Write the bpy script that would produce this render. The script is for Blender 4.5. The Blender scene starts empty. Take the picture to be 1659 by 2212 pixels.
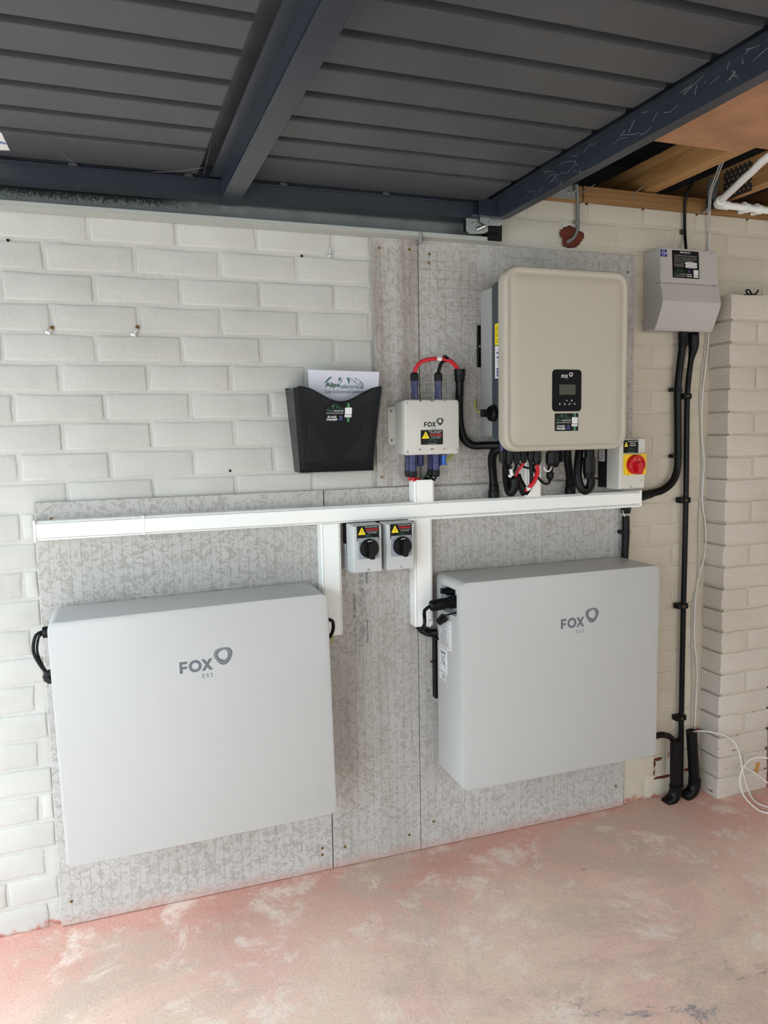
import bpy, bmesh, math, random
from mathutils import Vector, Matrix
random.seed(7)
C = bpy.context.scene.collection
sc = bpy.context.scene
# ------------------------------------------------------------------ camera
W, H = 1659, 2212
CQ = (0.202668, -2.102682, 1.312136, 0.339578, -0.105877, -0.017878, 1629.678)
cy_, sy_ = math.cos(CQ[3]), math.sin(CQ[3]); cp_, sp_ = math.cos(CQ[4]), math.sin(CQ[4])
CF = Vector((sy_*cp_, cy_*cp_, sp_)); r0_ = Vector((cy_, -sy_, 0)); u0_ = r0_.cross(CF)
CR = math.cos(CQ[5])*r0_ + math.sin(CQ[5])*u0_; CU = -math.sin(CQ[5])*r0_ + math.cos(CQ[5])*u0_
CC = Vector(CQ[:3])
cam = bpy.data.cameras.new('camera'); co = bpy.data.objects.new('camera', cam); C.objects.link(co)
cam.sensor_fit = 'HORIZONTAL'; cam.sensor_width = 36; cam.lens = CQ[6]*36/W; cam.clip_start = .02
m = Matrix.Identity(4)
for i in range(3):
    m[i][0], m[i][1], m[i][2], m[i][3] = CR[i], CU[i], -CF[i], CC[i]
co.matrix_world = m
sc.camera = co
def at(px, py, y=0., x=None, z=None):
    """survey helper: where a sight line meets the plane y, x or z"""
    d = CF + (px-W/2)/CQ[6]*CR - (py-H/2)/CQ[6]*CU
    t = (x-CC.x)/d.x if x is not None else (z-CC.z)/d.z if z is not None else (y-CC.y)/d.y
    return CC + t*d
# ------------------------------------------------------------------ light
wd = bpy.data.worlds.new('sky'); sc.world = wd; wd.use_nodes = True
nt = wd.node_tree; bg = nt.nodes['Background']
tc = nt.nodes.new('ShaderNodeTexCoord'); sx = nt.nodes.new('ShaderNodeSeparateXYZ'); rp = nt.nodes.new('ShaderNodeValToRGB')
nt.links.new(tc.outputs['Generated'], sx.inputs[0]); nt.links.new(sx.outputs['Z'], rp.inputs[0])
rp.color_ramp.elements[0].position = 0.0; rp.color_ramp.elements[0].color = (.49, .57, .63, 1)
rp.color_ramp.elements[1].position = .9; rp.color_ramp.elements[1].color = (.76, .89, 1.0, 1)
nt.links.new(rp.outputs[0], bg.inputs['Color']); bg.inputs['Strength'].default_value = 13.0
def portal(loc, rot, sx_, sy__):
    l = bpy.data.lights.new('daylight_portal', 'AREA'); l.shape = 'RECTANGLE'; l.size = sx_; l.size_y = sy__
    l.cycles.is_portal = True
    o = bpy.data.objects.new('daylight_portal', l); C.objects.link(o); o.location = loc; o.rotation_euler = rot
portal((-1.47, -2.1, .98), (0, -math.pi/2, 0), 2.0, 4.1)
portal((2.6, -4.32, 1.42), (math.pi/2, 0, math.pi), 2.7, 1.3)  # portal of the added fill window
sc.view_settings.view_transform = 'Standard'; sc.view_settings.look = 'None'
sc.view_settings.gamma = 1; sc.view_settings.use_curve_mapping = False
sc.view_settings.exposure = -0.15

# ------------------------------------------------------------------ materials
def S(r, g, b):
    f = lambda c: (c/255/12.92) if c <= 10 else ((c/255+.055)/1.055)**2.4
    return (f(r), f(g), f(b), 1)
class N:
    def __init__(s, name):
        s.m = bpy.data.materials.new(name); s.m.use_nodes = True; s.t = s.m.node_tree; s.b = s.t.nodes['Principled BSDF']
        s.o = s.new('ShaderNodeTexCoord').outputs['Object']
        s.g = s.new('ShaderNodeNewGeometry').outputs['Position']
    def new(s, t): return s.t.nodes.new(t)
    def ln(s, a, b): s.t.links.new(a, b)
    def noise(s, scale, detail=4, rough=.55, dist=0, vec=None, out='Fac'):
        n = s.new('ShaderNodeTexNoise'); n.inputs['Scale'].default_value = scale; n.inputs['Detail'].default_value = detail
        n.inputs['Roughness'].default_value = rough; n.inputs['Distortion'].default_value = dist
        s.ln(vec or s.g, n.inputs['Vector']); return n.outputs[out]
    def ramp(s, f, a, b, ca=(0, 0, 0, 1), cb=(1, 1, 1, 1)):
        r = s.new('ShaderNodeValToRGB'); e = r.color_ramp.elements
        e[0].position = a; e[1].position = b; e[0].color = ca; e[1].color = cb; s.ln(f, r.inputs[0]); return r.outputs[0]
    def mix(s, f, a, b, mode='MIX'):
        n = s.new('ShaderNodeMix'); n.data_type = 'RGBA'; n.blend_type = mode
        for v, k in ((f, 0), (a, 6), (b, 7)):
            if isinstance(v, (tuple, float, int)): n.inputs[k].default_value = v
            else: s.ln(v, n.inputs[k])
        return n.outputs[2]
    def math(s, op, a, b=0.):
        n = s.new('ShaderNodeMath'); n.operation = op
        for v, k in ((a, 0), (b, 1)):
            if isinstance(v, (float, int)): n.inputs[k].default_value = v
            else: s.ln(v, n.inputs[k])
        return n.outputs[0]
    def scale(s, v, vec=None):
        n = s.new('ShaderNodeVectorMath'); n.operation = 'MULTIPLY'; n.inputs[1].default_value = v; s.ln(vec or s.g, n.inputs[0]); return n.outputs[0]
    def xyz(s):
        n = s.new('ShaderNodeSeparateXYZ'); s.ln(s.g, n.inputs[0]); return n.outputs
    def bump(s, h, strength=.3, dist=.002):
        n = s.new('ShaderNodeBump'); n.inputs['Strength'].default_value = strength; n.inputs['Distance'].default_value = dist
        s.ln(h, n.inputs['Height'])
        if s.b.inputs['Normal'].links: s.ln(s.b.inputs['Normal'].links[0].from_socket, n.inputs['Normal'])
        s.ln(n.outputs[0], s.b.inputs['Normal'])
    def base(s, c):
        if isinstance(c, tuple): s.b.inputs['Base Color'].default_value = c
        else: s.ln(c, s.b.inputs['Base Color'])
    def rough(s, r):
        if isinstance(r, (float, int)): s.b.inputs['Roughness'].default_value = r
        else: s.ln(r, s.b.inputs['Roughness'])
def plain(name, col, rough=.5, metal=0., bump=None, vary=.0, coat=0, spec=.5):
    n = N(name); n.b.inputs['Specular IOR Level'].default_value = spec; n.b.inputs['Metallic'].default_value = metal; n.rough(rough)
    if vary:
        f = n.noise(9, 5); d = tuple(c*(1-vary) for c in col[:3])+(1,)
        n.base(n.mix(n.ramp(f, .35, .65), d, col))
    else: n.base(col)
    if bump: n.bump(n.noise(bump[0], 3), bump[1], bump[2] if len(bump) > 2 else .0005)
    if coat: n.b.inputs['Coat Weight'].default_value = coat
    return n.m
def emis(name, col, st):
    n = N(name); n.base((0, 0, 0, 1)); n.b.inputs['Emission Color'].default_value = col; n.b.inputs['Emission Strength'].default_value = st; return n.m
def paint(name, chips=0., joint=False):
    n = N(name)
    big = n.noise(3.0, 3); c = n.mix(n.ramp(big, .35, .7), S(190, 188, 181), S(201, 199, 193))
    c = n.mix(n.math('MULTIPLY', n.ramp(n.math('MULTIPLY', n.math('ADD', n.xyz()['X'], n.noise(2, 3)), .3), .42, .72), .8), c, S(202, 190, 170)); pits = n.ramp(n.noise(95, 2, .5), .755, .79)  # creamier towards the right: warm bounce light put into the paint colour
    big2 = n.ramp(n.noise(2.2, 2, .5), .5, .68)
    pm = n.mix(1.0, pits, big2, 'MULTIPLY')
    c = n.mix(pm, c, S(112, 92, 78))
    x = n.xyz()
    # floor paint splashed on the foot of the wall
    lo = n.math('ADD', n.math('MULTIPLY', n.noise(28, 5), .12), n.math('MULTIPLY', x['Z'], 1.))
    c = n.mix(n.ramp(lo, .055, .075, (1, 1, 1, 1), (0, 0, 0, 1)), c, S(176, 112, 96))
    if chips:
        ch = n.ramp(n.noise(13, 5, .6, .4), .60-chips, .615-chips)
        c = n.mix(ch, c, S(138, 84, 66))
    n.base(c); n.rough(.62)
    n.bump(n.noise(160, 3), .30 if joint else .22, .0012)
    n.bump(n.noise(38, 4, .6), .75 if joint else .35, .004); n.bump(n.noise(11, 3, .6), .35, .006)
    if not joint:
        wv = n.noise(1, 3, .5, 0, n.scale((14, 14, 210))); n.bump(wv, .12, .0012)
    return n.m
M = {}
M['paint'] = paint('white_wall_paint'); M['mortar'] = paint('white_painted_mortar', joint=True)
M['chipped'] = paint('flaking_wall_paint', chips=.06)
def rake(name):
    n = N(name); c = n.mix(n.ramp(n.noise(3.0, 3), .35, .7), S(200, 190, 178), S(212, 204, 194))
    pit = n.ramp(n.noise(60, 3, .6, 0, n.scale((.45, .45, 1.6))), .67, .70)
    lowz = n.ramp(n.xyz()['Z'], .1, .55, (1, 1, 1, 1), (.12, .12, .12, 1))
    c = n.mix(n.mix(1., pit, lowz, 'MULTIPLY'), c, S(120, 80, 66)); n.base(c); n.rough(.65)
    n.bump(n.noise(1, 4, .6, 0, n.scale((22, 22, 170))), .55, .005); n.bump(n.noise(120, 3), .25, .002); return n.m
M['rake'] = rake('raked_white_brick_paint')
def cement(name, grid_h, edge=None, dark=.0):
    n = N(name); x = n.xyz()
    f = n.noise(36, 5, .66, 2.0); f2 = n.noise(110, 4, .65, 1.5)
    v = n.math('ADD', n.math('MULTIPLY', f, .68), n.math('MULTIPLY', f2, .32))
    blot = n.ramp(v, .508, .53)
    lt = n.mix(n.ramp(n.noise(2.5, 3), .35, .65), S(183, 180, 175), S(191, 188, 184))
    c = n.mix(blot, lt, S(168, 163, 156))
    # printed/scored grid, 25 mm
    def lines(ax, period, w, off=0.):
        a = n.math('FRACT', n.math('ADD', n.math('MULTIPLY', x[ax], 1/period), 50.37+off))
        return n.math('LESS_THAN', n.math('ABSOLUTE', n.math('SUBTRACT', a, .5)), w/period/2)
    lv = lines('X', .0254, .0011); n_ = lv
    lh = lines('Z', .0254, .0010)
    lhs = n.math('MULTIPLY', lh, n.math('MULTIPLY', n.ramp(n.noise(6, 2), .45, .6), grid_h))
    g = n.math('MAXIMUM', n.math('MULTIPLY', lv, .8), lhs)
    if edge:   # smooth margins: (x0, x1, z0, z1)
        x0, x1, z0, z1 = edge
        a = n.math('MULTIPLY', n.math('GREATER_THAN', x['X'], x0), n.math('LESS_THAN', x['X'], x1))
        b = n.math('MULTIPLY', n.math('GREATER_THAN', x['Z'], z0), n.math('LESS_THAN', x['Z'], z1))
        g = n.math('MULTIPLY', g, n.math('MULTIPLY', a, b))
    c = n.mix(n.math('MULTIPLY', g, .7), c, S(120, 115, 110))
    if dark:
        st = n.ramp(n.noise(1, 4, .6, .3, n.scale((16, 16, 1.2))), .42, .7)
        c = n.mix(n.math('MULTIPLY', st, dark), c, S(126, 106, 92))
    c = n.mix(n.math('MULTIPLY', n.ramp(n.math('ADD', n.math('MULTIPLY', n.noise(20, 4), .05), x['Z']), .025, .06, (1, 1, 1, 1), (0, 0, 0, 1)), .6), c, S(186, 140, 126))
    n.base(c); n.rough(.75)
    inv = n.math('SUBTRACT', 1., g); n.bump(inv, .9, .0022); n.bump(n.noise(260, 2), .15, .0006)
    return n.m
def floor_mat():
    n = N('worn_pink_concrete'); x = n.xyz()
    pink, tan, grey, pale = S(234, 194, 178), S(234, 206, 184), S(208, 184, 166), S(244, 228, 214)
    c = n.mix(n.ramp(n.noise(2.3, 7, .68, .5), .42, .58), pink, tan)
    e = n.math('ADD', n.math('MULTIPLY', x['Y'], 1.), n.math('MULTIPLY', n.noise(3.0, 6, .65), .60))
    c = n.mix(n.ramp(n.math('ADD', e, .5), .36, .76), c, S(216, 160, 144))
    c = n.mix(n.math('MULTIPLY', n.ramp(n.noise(1.7, 9, .74, .6, n.scale((1, 1.5, 1))), .50, .60), .8), c, grey)
    c = n.mix(n.math('MULTIPLY', n.ramp(n.noise(5.0, 10, .78, .4), .53, .62), .75), c, pale)
    far = n.math('MULTIPLY', n.ramp(x['X'], .35, .75), n.ramp(n.math('MULTIPLY', x['Y'], -1.), .55, .85))
    b = n.ramp(n.noise(5.5, 12, .84, .6, n.scale((1, 1.5, 1))), .56, .59)
    c = n.mix(n.math('MULTIPLY', n.math('MULTIPLY', b, far), .75), c, S(112, 120, 128))
    c = n.mix(n.math('MULTIPLY', n.ramp(n.noise(170, 4, .7), .52, .66), .45), c, S(238, 218, 204))
    c = n.mix(n.math('MULTIPLY', n.ramp(n.noise(90, 5, .7), .58, .68), .5), c, S(178, 140, 122))
    c = n.mix(n.ramp(n.noise(6.5, 3, .6, .8), .735, .745), c, S(246, 232, 224)); c = n.mix(n.math('MULTIPLY', n.ramp(n.noise(22, 3, .6, 1.2), .735, .745), .8), c, S(244, 228, 218)); c = n.mix(n.math('MULTIPLY', n.ramp(n.noise(17, 3, .6, 1.8, n.scale((1, 2.2, 1))), .73, .745), .6), c, S(150, 128, 118))
    n.base(c); n.rough(.7); n.bump(n.noise(7, 4, .6), .35, .008); n.bump(n.noise(150, 6, .7), .5, .0022); return n.m
M['floor'] = floor_mat()
def wood(name, a, b, axis):
    n = N(name); sc_ = {'x': (1.5, 45, 45), 'y': (45, 1.5, 45)}[axis]
    f = n.noise(1, 5, .6, 1.2, n.scale(sc_)); n.base(n.mix(n.ramp(f, .3, .7), a, b)); n.rough(.6); n.bump(f, .25, .001); return n.m
M['timber'] = wood('pale_pine_timber', S(150, 106, 62), S(196, 152, 98), 'y')
M['plate'] = wood('weathered_wall_plate', S(128, 92, 52), S(160, 120, 72), 'x')
M['ply'] = plain('orange_plywood', S(190, 142, 106), .6, vary=.28, bump=(60, .1, .0008))
M['battery'] = plain('satin_white_enclosure', S(184, 184, 182), .38, bump=(700, .05, .0002))
M['recess'] = plain('grey_recess', S(196, 201, 204), .5)
M['logo'] = plain('slate_grey_print', S(100, 106, 112), .5)
M['ivory'] = plain('ivory_cover', S(184, 177, 163), .42, bump=(500, .06, .0002))
M['aluminium'] = plain('cast_aluminium', S(172, 173, 172), .45, .25, bump=(220, .12, .0004))
M['slate'] = plain('blue_grey_casing', S(62, 70, 76), .5)
M['black'] = plain('black_plastic', S(10, 10, 12), .42, bump=(300, .08, .0003), spec=.22)
M['blackgloss'] = plain('glossy_black_panel', S(6, 6, 8), .6, spec=.2)
M['screen'] = plain('lcd_glass', S(62, 66, 52), .5)
M['rubber'] = plain('black_corrugated_plastic', S(9, 9, 11), .38, spec=.22)
M['pvcw'] = plain('white_pvc_trunking', S(250, 250, 246), .3)
M['seam'] = plain('seam_shadow_gap', S(150, 148, 142), .6)
M['lgrey'] = plain('light_grey_plastic', S(196, 198, 197), .45)
M['mgrey'] = plain('mid_grey_plastic', S(148, 154, 162), .45)
M['jb'] = plain('pale_grey_painted_metal', S(208, 206, 198), .42, bump=(500, .06, .0002))
M['cu'] = plain('white_painted_steel', S(186, 181, 177), .3)
M['red'] = plain('red_plastic', S(200, 16, 30), .35)
M['yellow'] = plain('yellow_plastic', S(246, 204, 8), .4)
M['redcable'] = plain('red_cable_sheath', S(205, 28, 40), .4)
M['blackcable'] = plain('black_cable_sheath', S(9, 9, 11), .4, spec=.22)
M['greencable'] = plain('green_cable_sheath', S(60, 92, 60), .45)
M['yelcable'] = plain('yellow_green_cable_sheath', S(196, 190, 50), .45)
M['whitecable'] = plain('white_cable_sheath', S(228, 224, 216), .45)
M['greycable'] = plain('grey_cable_sheath', S(120, 118, 116), .5)
M['palegrey'] = plain('pale_grey_cable_sheath', S(190, 188, 184), .5)
M['navy'] = plain('navy_gland_body', S(38, 42, 92), .35)
M['blue'] = plain('blue_plug', S(24, 92, 190), .4)
M['zinc'] = plain('zinc_plated_steel', S(170, 172, 170), .35, .85)
M['brass'] = plain('passivated_screw', S(150, 118, 70), .4, .8)
M['galv'] = plain('dark_galvanised_bracket', S(70, 72, 72), .5, .5)
M['lblack'] = plain('sticker_black', S(6, 6, 7), .45, spec=.22)
M['lwhite'] = plain('print_white', S(226, 226, 226), .5)
M['lyellow'] = plain('print_yellow', S(248, 224, 20), .5)
M['lred'] = plain('print_red', S(214, 36, 36), .5)
M['lgreen'] = plain('print_green', S(60, 132, 84), .5)
M['ldgreen'] = plain('print_dark_green', S(46, 104, 84), .5)
M['lpurple'] = plain('print_purple', S(72, 62, 128), .5)
M['lblue'] = plain('print_blue', S(30, 30, 118), .5)
M['lbblue'] = plain('print_bright_blue', S(40, 90, 180), .5)
M['lgrey2'] = plain('print_grey', S(96, 98, 100), .5)
M['paper'] = plain('white_paper', S(226, 224, 236), .6)
M['ledb'] = emis('blue_led', (.25, .45, 1, 1), 3); M['ledw'] = emis('white_led', (.9, 1, .95, 1), 3)
M['door'] = plain('anthracite_door_skin', S(70, 72, 75), .36, .0, spec=.45, bump=(30, .05, .0006), vary=.1)
M['doorframe'] = plain('anthracite_frame_steel', S(38, 43, 53), .33, .0, spec=.6, bump=(25, .05, .0006), vary=.1)
def trackm():
    n = N('galvanised_track'); x = n.xyz()
    c = n.mix(n.ramp(n.noise(12, 4), .35, .65), S(104, 110, 108), S(122, 128, 126))
    k = n.math('ADD', n.math('MULTIPLY', n.math('SUBTRACT', x['Z'], 1.884), 22.), n.math('MULTIPLY', n.math('SUBTRACT', n.noise(1, 7, .85, 1.5, n.scale((150, 150, 60))), .5), 2.6))
    mould = n.ramp(k, .30, .42); lim = n.ramp(n.math('ADD', x['X'], n.math('MULTIPLY', n.noise(9, 4), .3)), .5, .65, (1, 1, 1, 1), (0, 0, 0, 1))
    c = n.mix(n.mix(1., mould, lim, 'MULTIPLY'), c, S(16, 17, 17)); n.base(c); n.rough(.55); n.b.inputs['Metallic'].default_value = .2; return n.m
M['track'] = trackm()
M['frameface'] = plain('lit_frame_flange', S(78, 82, 86), .4, spec=.5)  # unused paler copy of the frame steel, floor light put into its colour
M['lip'] = plain('pale_track_lip', S(172, 174, 168), .5)
M['void'] = plain('dark_roof_board', S(46, 42, 40), .9)
M['felt'] = plain('grey_roofing_sheet', S(170, 168, 166), .7)
M['pouch'] = plain('smoked_black_plastic', S(17, 19, 24), .28, bump=(500, .04, .0002), spec=.22)
M['pouchp'] = plain('matt_grip_pad', S(24, 26, 30), .6, spec=.22)
M['brickred'] = plain('raw_red_brick', S(116, 50, 32), .9, bump=(60, .8, .006), vary=.4)
M['orange'] = plain('orange_red_plastic', S(226, 66, 36), .4)
M['crate'] = plain('grey_plastic_crate', S(126, 132, 138), .45)
M['orangetape'] = plain('dry_adhesive_stain', S(186, 138, 76), .6)
M['web'] = plain('dusty_cobweb', S(150, 150, 148), .9)
M['render'] = plain('painted_render', S(226, 224, 216), .7)
M['skyblock'] = plain('skyblock_brickwork', S(146, 142, 136), .85, vary=.2)
M['drive'] = plain('driveway_concrete', S(168, 164, 158), .8)

# ------------------------------------------------------------------ mesh helpers
def rootof(o):
    while o.parent: o = o.parent
    return o
def obj(name, bm, mats, parent=None, smooth=False, loc=None, auto=None):
    """link a bmesh as one mesh object; world coordinates in, local out"""
    me = bpy.data.meshes.new(name)
    if parent is not None: off = rootof(parent).location.copy()
    elif loc is not None: off = Vector(loc)
    else:
        vs = [v.co for v in bm.verts]
        off = Vector(((min(v.x for v in vs)+max(v.x for v in vs))/2, (min(v.y for v in vs)+max(v.y for v in vs))/2, min(v.z for v in vs)))
    if parent is not None and loc is not None:
        lo = Vector(loc)
        for v in bm.verts: v.co -= lo
    else:
        for v in bm.verts: v.co -= off
    bmesh.ops.recalc_face_normals(bm, faces=bm.faces)
    if smooth:
        for f in bm.faces: f.smooth = True
        if auto is not None:
            for e in bm.edges:
                if len(e.link_faces) == 2 and e.calc_face_angle(0) > auto: e.smooth = False
    bm.to_mesh(me); bm.free()
    for mm in (mats if isinstance(mats, (list, tuple)) else [mats]): me.materials.append(M[mm])
    o = bpy.data.objects.new(name, me); C.objects.link(o)
    if parent is not None:
        o.parent = parent
        if loc is not None: o.location = Vector(loc)-rootof(parent).location
    else: o.location = off
    return o
def tag(o, label=None, cat=None, group=None, kind=None):
    if label: o['label'] = label
    if cat: o['category'] = cat
    if group: o['group'] = group
    if kind: o['kind'] = kind
    return o
def thing(name, label, cat, loc, group=None, roty=0.):
    o = bpy.data.objects.new(name, None); C.objects.link(o); o.location = loc; o.rotation_euler = (0, roty, 0); o.empty_display_size = .05
    return tag(o, label, cat, group)
def box(bm, x0, x1, y0, y1, z0, z1, bev=0., seg=2, mi=0):
    vs = [bm.verts.new((x, y, z)) for x in (x0, x1) for y in (y0, y1) for z in (z0, z1)]
    fs = [bm.faces.new([vs[i] for i in q]) for q in ((0, 1, 3, 2), (4, 6, 7, 5), (0, 4, 5, 1), (2, 3, 7, 6), (0, 2, 6, 4), (1, 5, 7, 3))]
    for f in fs: f.material_index = mi
    if bev:
        es = list({e for f in fs for e in f.edges})
        r = bmesh.ops.bevel(bm, geom=es, offset=bev, segments=seg, affect='EDGES', profile=.5)
        for f in r['faces']: f.material_index = mi
    return vs
def B(*a, **k):
    bm = bmesh.new(); box(bm, *a, **k); return bm
def rrect(x0, x1, z0, z1, r, n=6):
    pts = []
    for cx, cz, a0 in ((x1-r, z1-r, 0), (x0+r, z1-r, 90), (x0+r, z0+r, 180), (x1-r, z0+r, 270)):
        for i in range(n+1):
            a = math.radians(a0+90*i/n); pts.append((cx+r*math.cos(a), cz+r*math.sin(a)))
    return pts
def loft(bm, loops, caps=True, mi=0):
    """loops: lists of 3D points with equal count, lofted with quads"""
    L = [[bm.verts.new(p) for p in lp] for lp in loops]; n = len(L[0])
    for a, b in zip(L, L[1:]):
        for i in range(n):
            bm.faces.new((a[i], a[(i+1) % n], b[(i+1) % n], b[i])).material_index = mi
    if caps:
        bm.faces.new(L[0]).material_index = mi; bm.faces.new(L[-1]).material_index = mi
    return L
def plateY(bm, x0, x1, z0, z1, r, prof, n=6, mi=0):
    """rounded-rectangle body facing -Y; prof = [(y, inset)]"""
    loft(bm, [[(p[0], y, p[1]) for p in rrect(x0+i, x1-i, z0+i, z1-i, max(r-i, .0004), n)] for y, i in prof], mi=mi)
def catmull(pts, step=.006):
    P = [Vector(p) for p in pts]; P = [2*P[0]-P[1]]+P+[2*P[-1]-P[-2]]; out = []
    for i in range(1, len(P)-2):
        a, b, c, d = P[i-1:i+3]; n = max(2, int((c-b).length/step))
        for k in range(n):
            t = k/n; out.append(.5*((2*b)+(c-a)*t+(2*a-5*b+4*c-d)*t*t+(3*b-a-3*c+d)*t**3))
    out.append(P[-2]); return out
def sweep(bm, path, rad, n=10, mi=0, caps=True):
    """tube along path; rad = number or function(i)"""
    T = [(path[min(i+1, len(path)-1)]-path[max(i-1, 0)]).normalized() for i in range(len(path))]
    up = Vector((0, -1, 0)) if abs(T[0].y) < .9 else Vector((1, 0, 0)); u = (up-T[0]*up.dot(T[0])).normalized(); loops = []
    for i, p in enumerate(path):
        u = (u-T[i]*u.dot(T[i])).normalized(); v = T[i].cross(u); r = rad(i) if callable(rad) else rad
        loops.append([p+r*(math.cos(2*math.pi*k/n)*u+math.sin(2*math.pi*k/n)*v) for k in range(n)])
    loft(bm, loops, caps, mi)
def tube(pts, r, n=10, step=.008, bm=None, mi=0):
    bm = bm or bmesh.new(); sweep(bm, catmull(pts, step), r, n, mi); return bm
def corr(pts, r, pitch=.0036, n=12, depth=.0014):
    bm = bmesh.new(); path = catmull(pts, .003); L = [0]
    for a, b in zip(path, path[1:]): L.append(L[-1]+(b-a).length)
    tot = L[-1]; res = []; j = 0; k = 0
    while k*pitch/2 < tot:
        s_ = k*pitch/2
        while L[j+1] < s_: j += 1
        res.append(path[j].lerp(path[j+1], (s_-L[j])/max(L[j+1]-L[j], 1e-9))); k += 1
    sweep(bm, res, lambda i: r if i % 2 else r-depth, n); return bm
def cyl(bm, a, b, prof, n=16, mi=0, ribs=0):
    """turned body along a->b ; prof=[(t 0..1, radius)]"""
    a = Vector(a); b = Vector(b); T = (b-a).normalized(); up = Vector((0, 0, 1)) if abs(T.z) < .9 else Vector((1, 0, 0))
    u = (up-T*up.dot(T)).normalized(); v = T.cross(u)
    loft(bm, [[a.lerp(b, t)+(r*(1 if not ribs or k % 2 else .9))*(math.cos(2*math.pi*k/n)*u+math.sin(2*math.pi*k/n)*v) for k in range(n)] for t, r in prof], mi=mi)
    return bm
def Cy(a, b, prof, **k): return cyl(bmesh.new(), a, b, prof, **k)
def screw(parent, x, y, z, r=.004, mat='brass', name='screw', axis=(0, -1, 0)):
    bm = bmesh.new(); a = Vector((x, y, z)); ax = Vector(axis)
    cyl(bm, a, a+ax*.0022, [(0, r), (.6, r), (1, r*.72)], n=10)
    c = a+ax*.0023; u = ax.orthogonal().normalized(); v = ax.cross(u)
    for p, q in ((u, v), (v, u)):
        bm.faces.new([bm.verts.new(c+s1*p*r*.55+s2*q*r*.12) for s1, s2 in ((1, 1), (-1, 1), (-1, -1), (1, -1))]).material_index = 1
    return obj(name, bm, [mat, 'lblack'], parent)
# ------------------------------------------------------------------ print on surfaces
_tc = {}
def text_mesh(s, bold):
    if (s, bold) in _tc: return _tc[(s, bold)]
    cu = bpy.data.curves.new('t', 'FONT'); cu.body = s; cu.resolution_u = 2; cu.offset = .028 if bold is True else float(bold)
    o = bpy.data.objects.new('t', cu); me = bpy.data.meshes.new_from_object(o)
    V = [tuple(v.co[:2]) for v in me.vertices]; F = [tuple(p.vertices) for p in me.polygons]
    bpy.data.objects.remove(o); bpy.data.curves.remove(cu); bpy.data.meshes.remove(me)
    _tc[(s, bold)] = (V, F); return V, F
class Print:
    """flat print collected in one mesh, in a frame (origin, u, v); units are metres on the surface"""
    def __init__(s, o, u=(1, 0, 0), v=(0, 0, 1)):
        s.o = Vector(o); s.u = Vector(u); s.v = Vector(v); s.n = s.u.cross(s.v); s.bm = bmesh.new(); s.mats = []
    def mi(s, m):
        if m not in s.mats: s.mats.append(m)
        return s.mats.index(m)
    def P(s, x, y, h=0.): return s.o+s.u*x+s.v*y+s.n*h
    def poly(s, pts, m, h=.0004):
        f = s.bm.faces.new([s.bm.verts.new(s.P(x, y, h)) for x, y in pts]); f.material_index = s.mi(m)
        f.normal_update()
        if f.normal.dot(s.n) < 0: f.normal_flip()
    def rect(s, x0, y0, x1, y1, m, h=.0004): s.poly([(x0, y0), (x1, y0), (x1, y1), (x0, y1)], m, h)
    def line(s, pts, w, m, h=.0004):
        for (a, b), (c, d) in zip(pts, pts[1:]):
            L = math.hypot(c-a, d-b) or 1; nx, ny = -(d-b)/L*w/2, (c-a)/L*w/2
            s.poly([(a+nx, b+ny), (c+nx, d+ny), (c-nx, d-ny), (a-nx, b-ny)], m, h)
    def text(s, t, x0, y0, x1, y1, m, bold=True, h=.0006, rot=0):
        V, F = text_mesh(t, bold)
        ax, bx = min(v[0] for v in V), max(v[0] for v in V); ay, by = min(v[1] for v in V), max(v[1] for v in V)
        vs = []
        for a, b in V:
            p, q = (a-ax)/(bx-ax), (b-ay)/(by-ay)
            if rot: p, q = q, 1-p        # reads downwards
            vs.append(s.bm.verts.new(s.P(x0+p*(x1-x0), y0+q*(y1-y0), h)))
        for f in F:
            try: g = s.bm.faces.new([vs[i] for i in f])
            except ValueError: continue
            g.material_index = s.mi(m); g.normal_update()
            if g.normal.dot(s.n) < 0: g.normal_flip()
    def done(s, name, parent):
        me_ = s.bm
        mats = s.mats
        me = bpy.data.meshes.new(name); off = rootof(parent).location
        for v in me_.verts: v.co -= off
        me_.to_mesh(me); me_.free()
        for k in mats: me.materials.append(M[k])
        o = bpy.data.objects.new(name, me); C.objects.link(o); o.parent = parent; return o
def sticker(parent, o, w, h, r=.002, mat='lblack', u=(1, 0, 0), v=(0, 0, 1), t=.0004, name='sticker', label=None):
    """thin label plate; o is its lower-left corner. returns (plate, Print placed on it)"""
    o = Vector(o); u = Vector(u); v = Vector(v); n = u.cross(v); bm = bmesh.new()
    pts = rrect(0, w, 0, h, r, 3)
    loft(bm, [[o+u*a+v*b+n*d for a, b in pts] for d in (0, t)])
    p = obj(name, bm, mat, parent)
    if label: p['label'] = label
    return p, Print(o+n*t, u, v)
def hills(p, x0, y0, x1, y1, m='lgreen', w=.0006):
    X = lambda a: x0+(x1-x0)*a; Y = lambda b: y0+(y1-y0)*b
    p.line([(X(0), Y(.0)), (X(.14), Y(.42)), (X(.30), Y(.75)), (X(.34), Y(.7)), (X(.44), Y(1)), (X(.56), Y(.72)), (X(.60), Y(.6))], w, m)
    p.line([(X(.60), Y(.72)), (X(.67), Y(1)), (X(.76), Y(.6)), (X(.86), Y(.25)), (X(.93), Y(.4)), (X(1), Y(.0))], w, m)
    p.poly([(X(.34), Y(.72)), (X(.44), Y(.96)), (X(.42), Y(.5)), (X(.38), Y(.12)), (X(.37), Y(.5))], m)
    p.poly([(X(.57), Y(.68)), (X(.63), Y(.6)), (X(.66), Y(.2)), (X(.61), Y(.35))], m)
    p.line([(X(.68), Y(.6)), (X(.82), Y(.1))], w, m)
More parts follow.
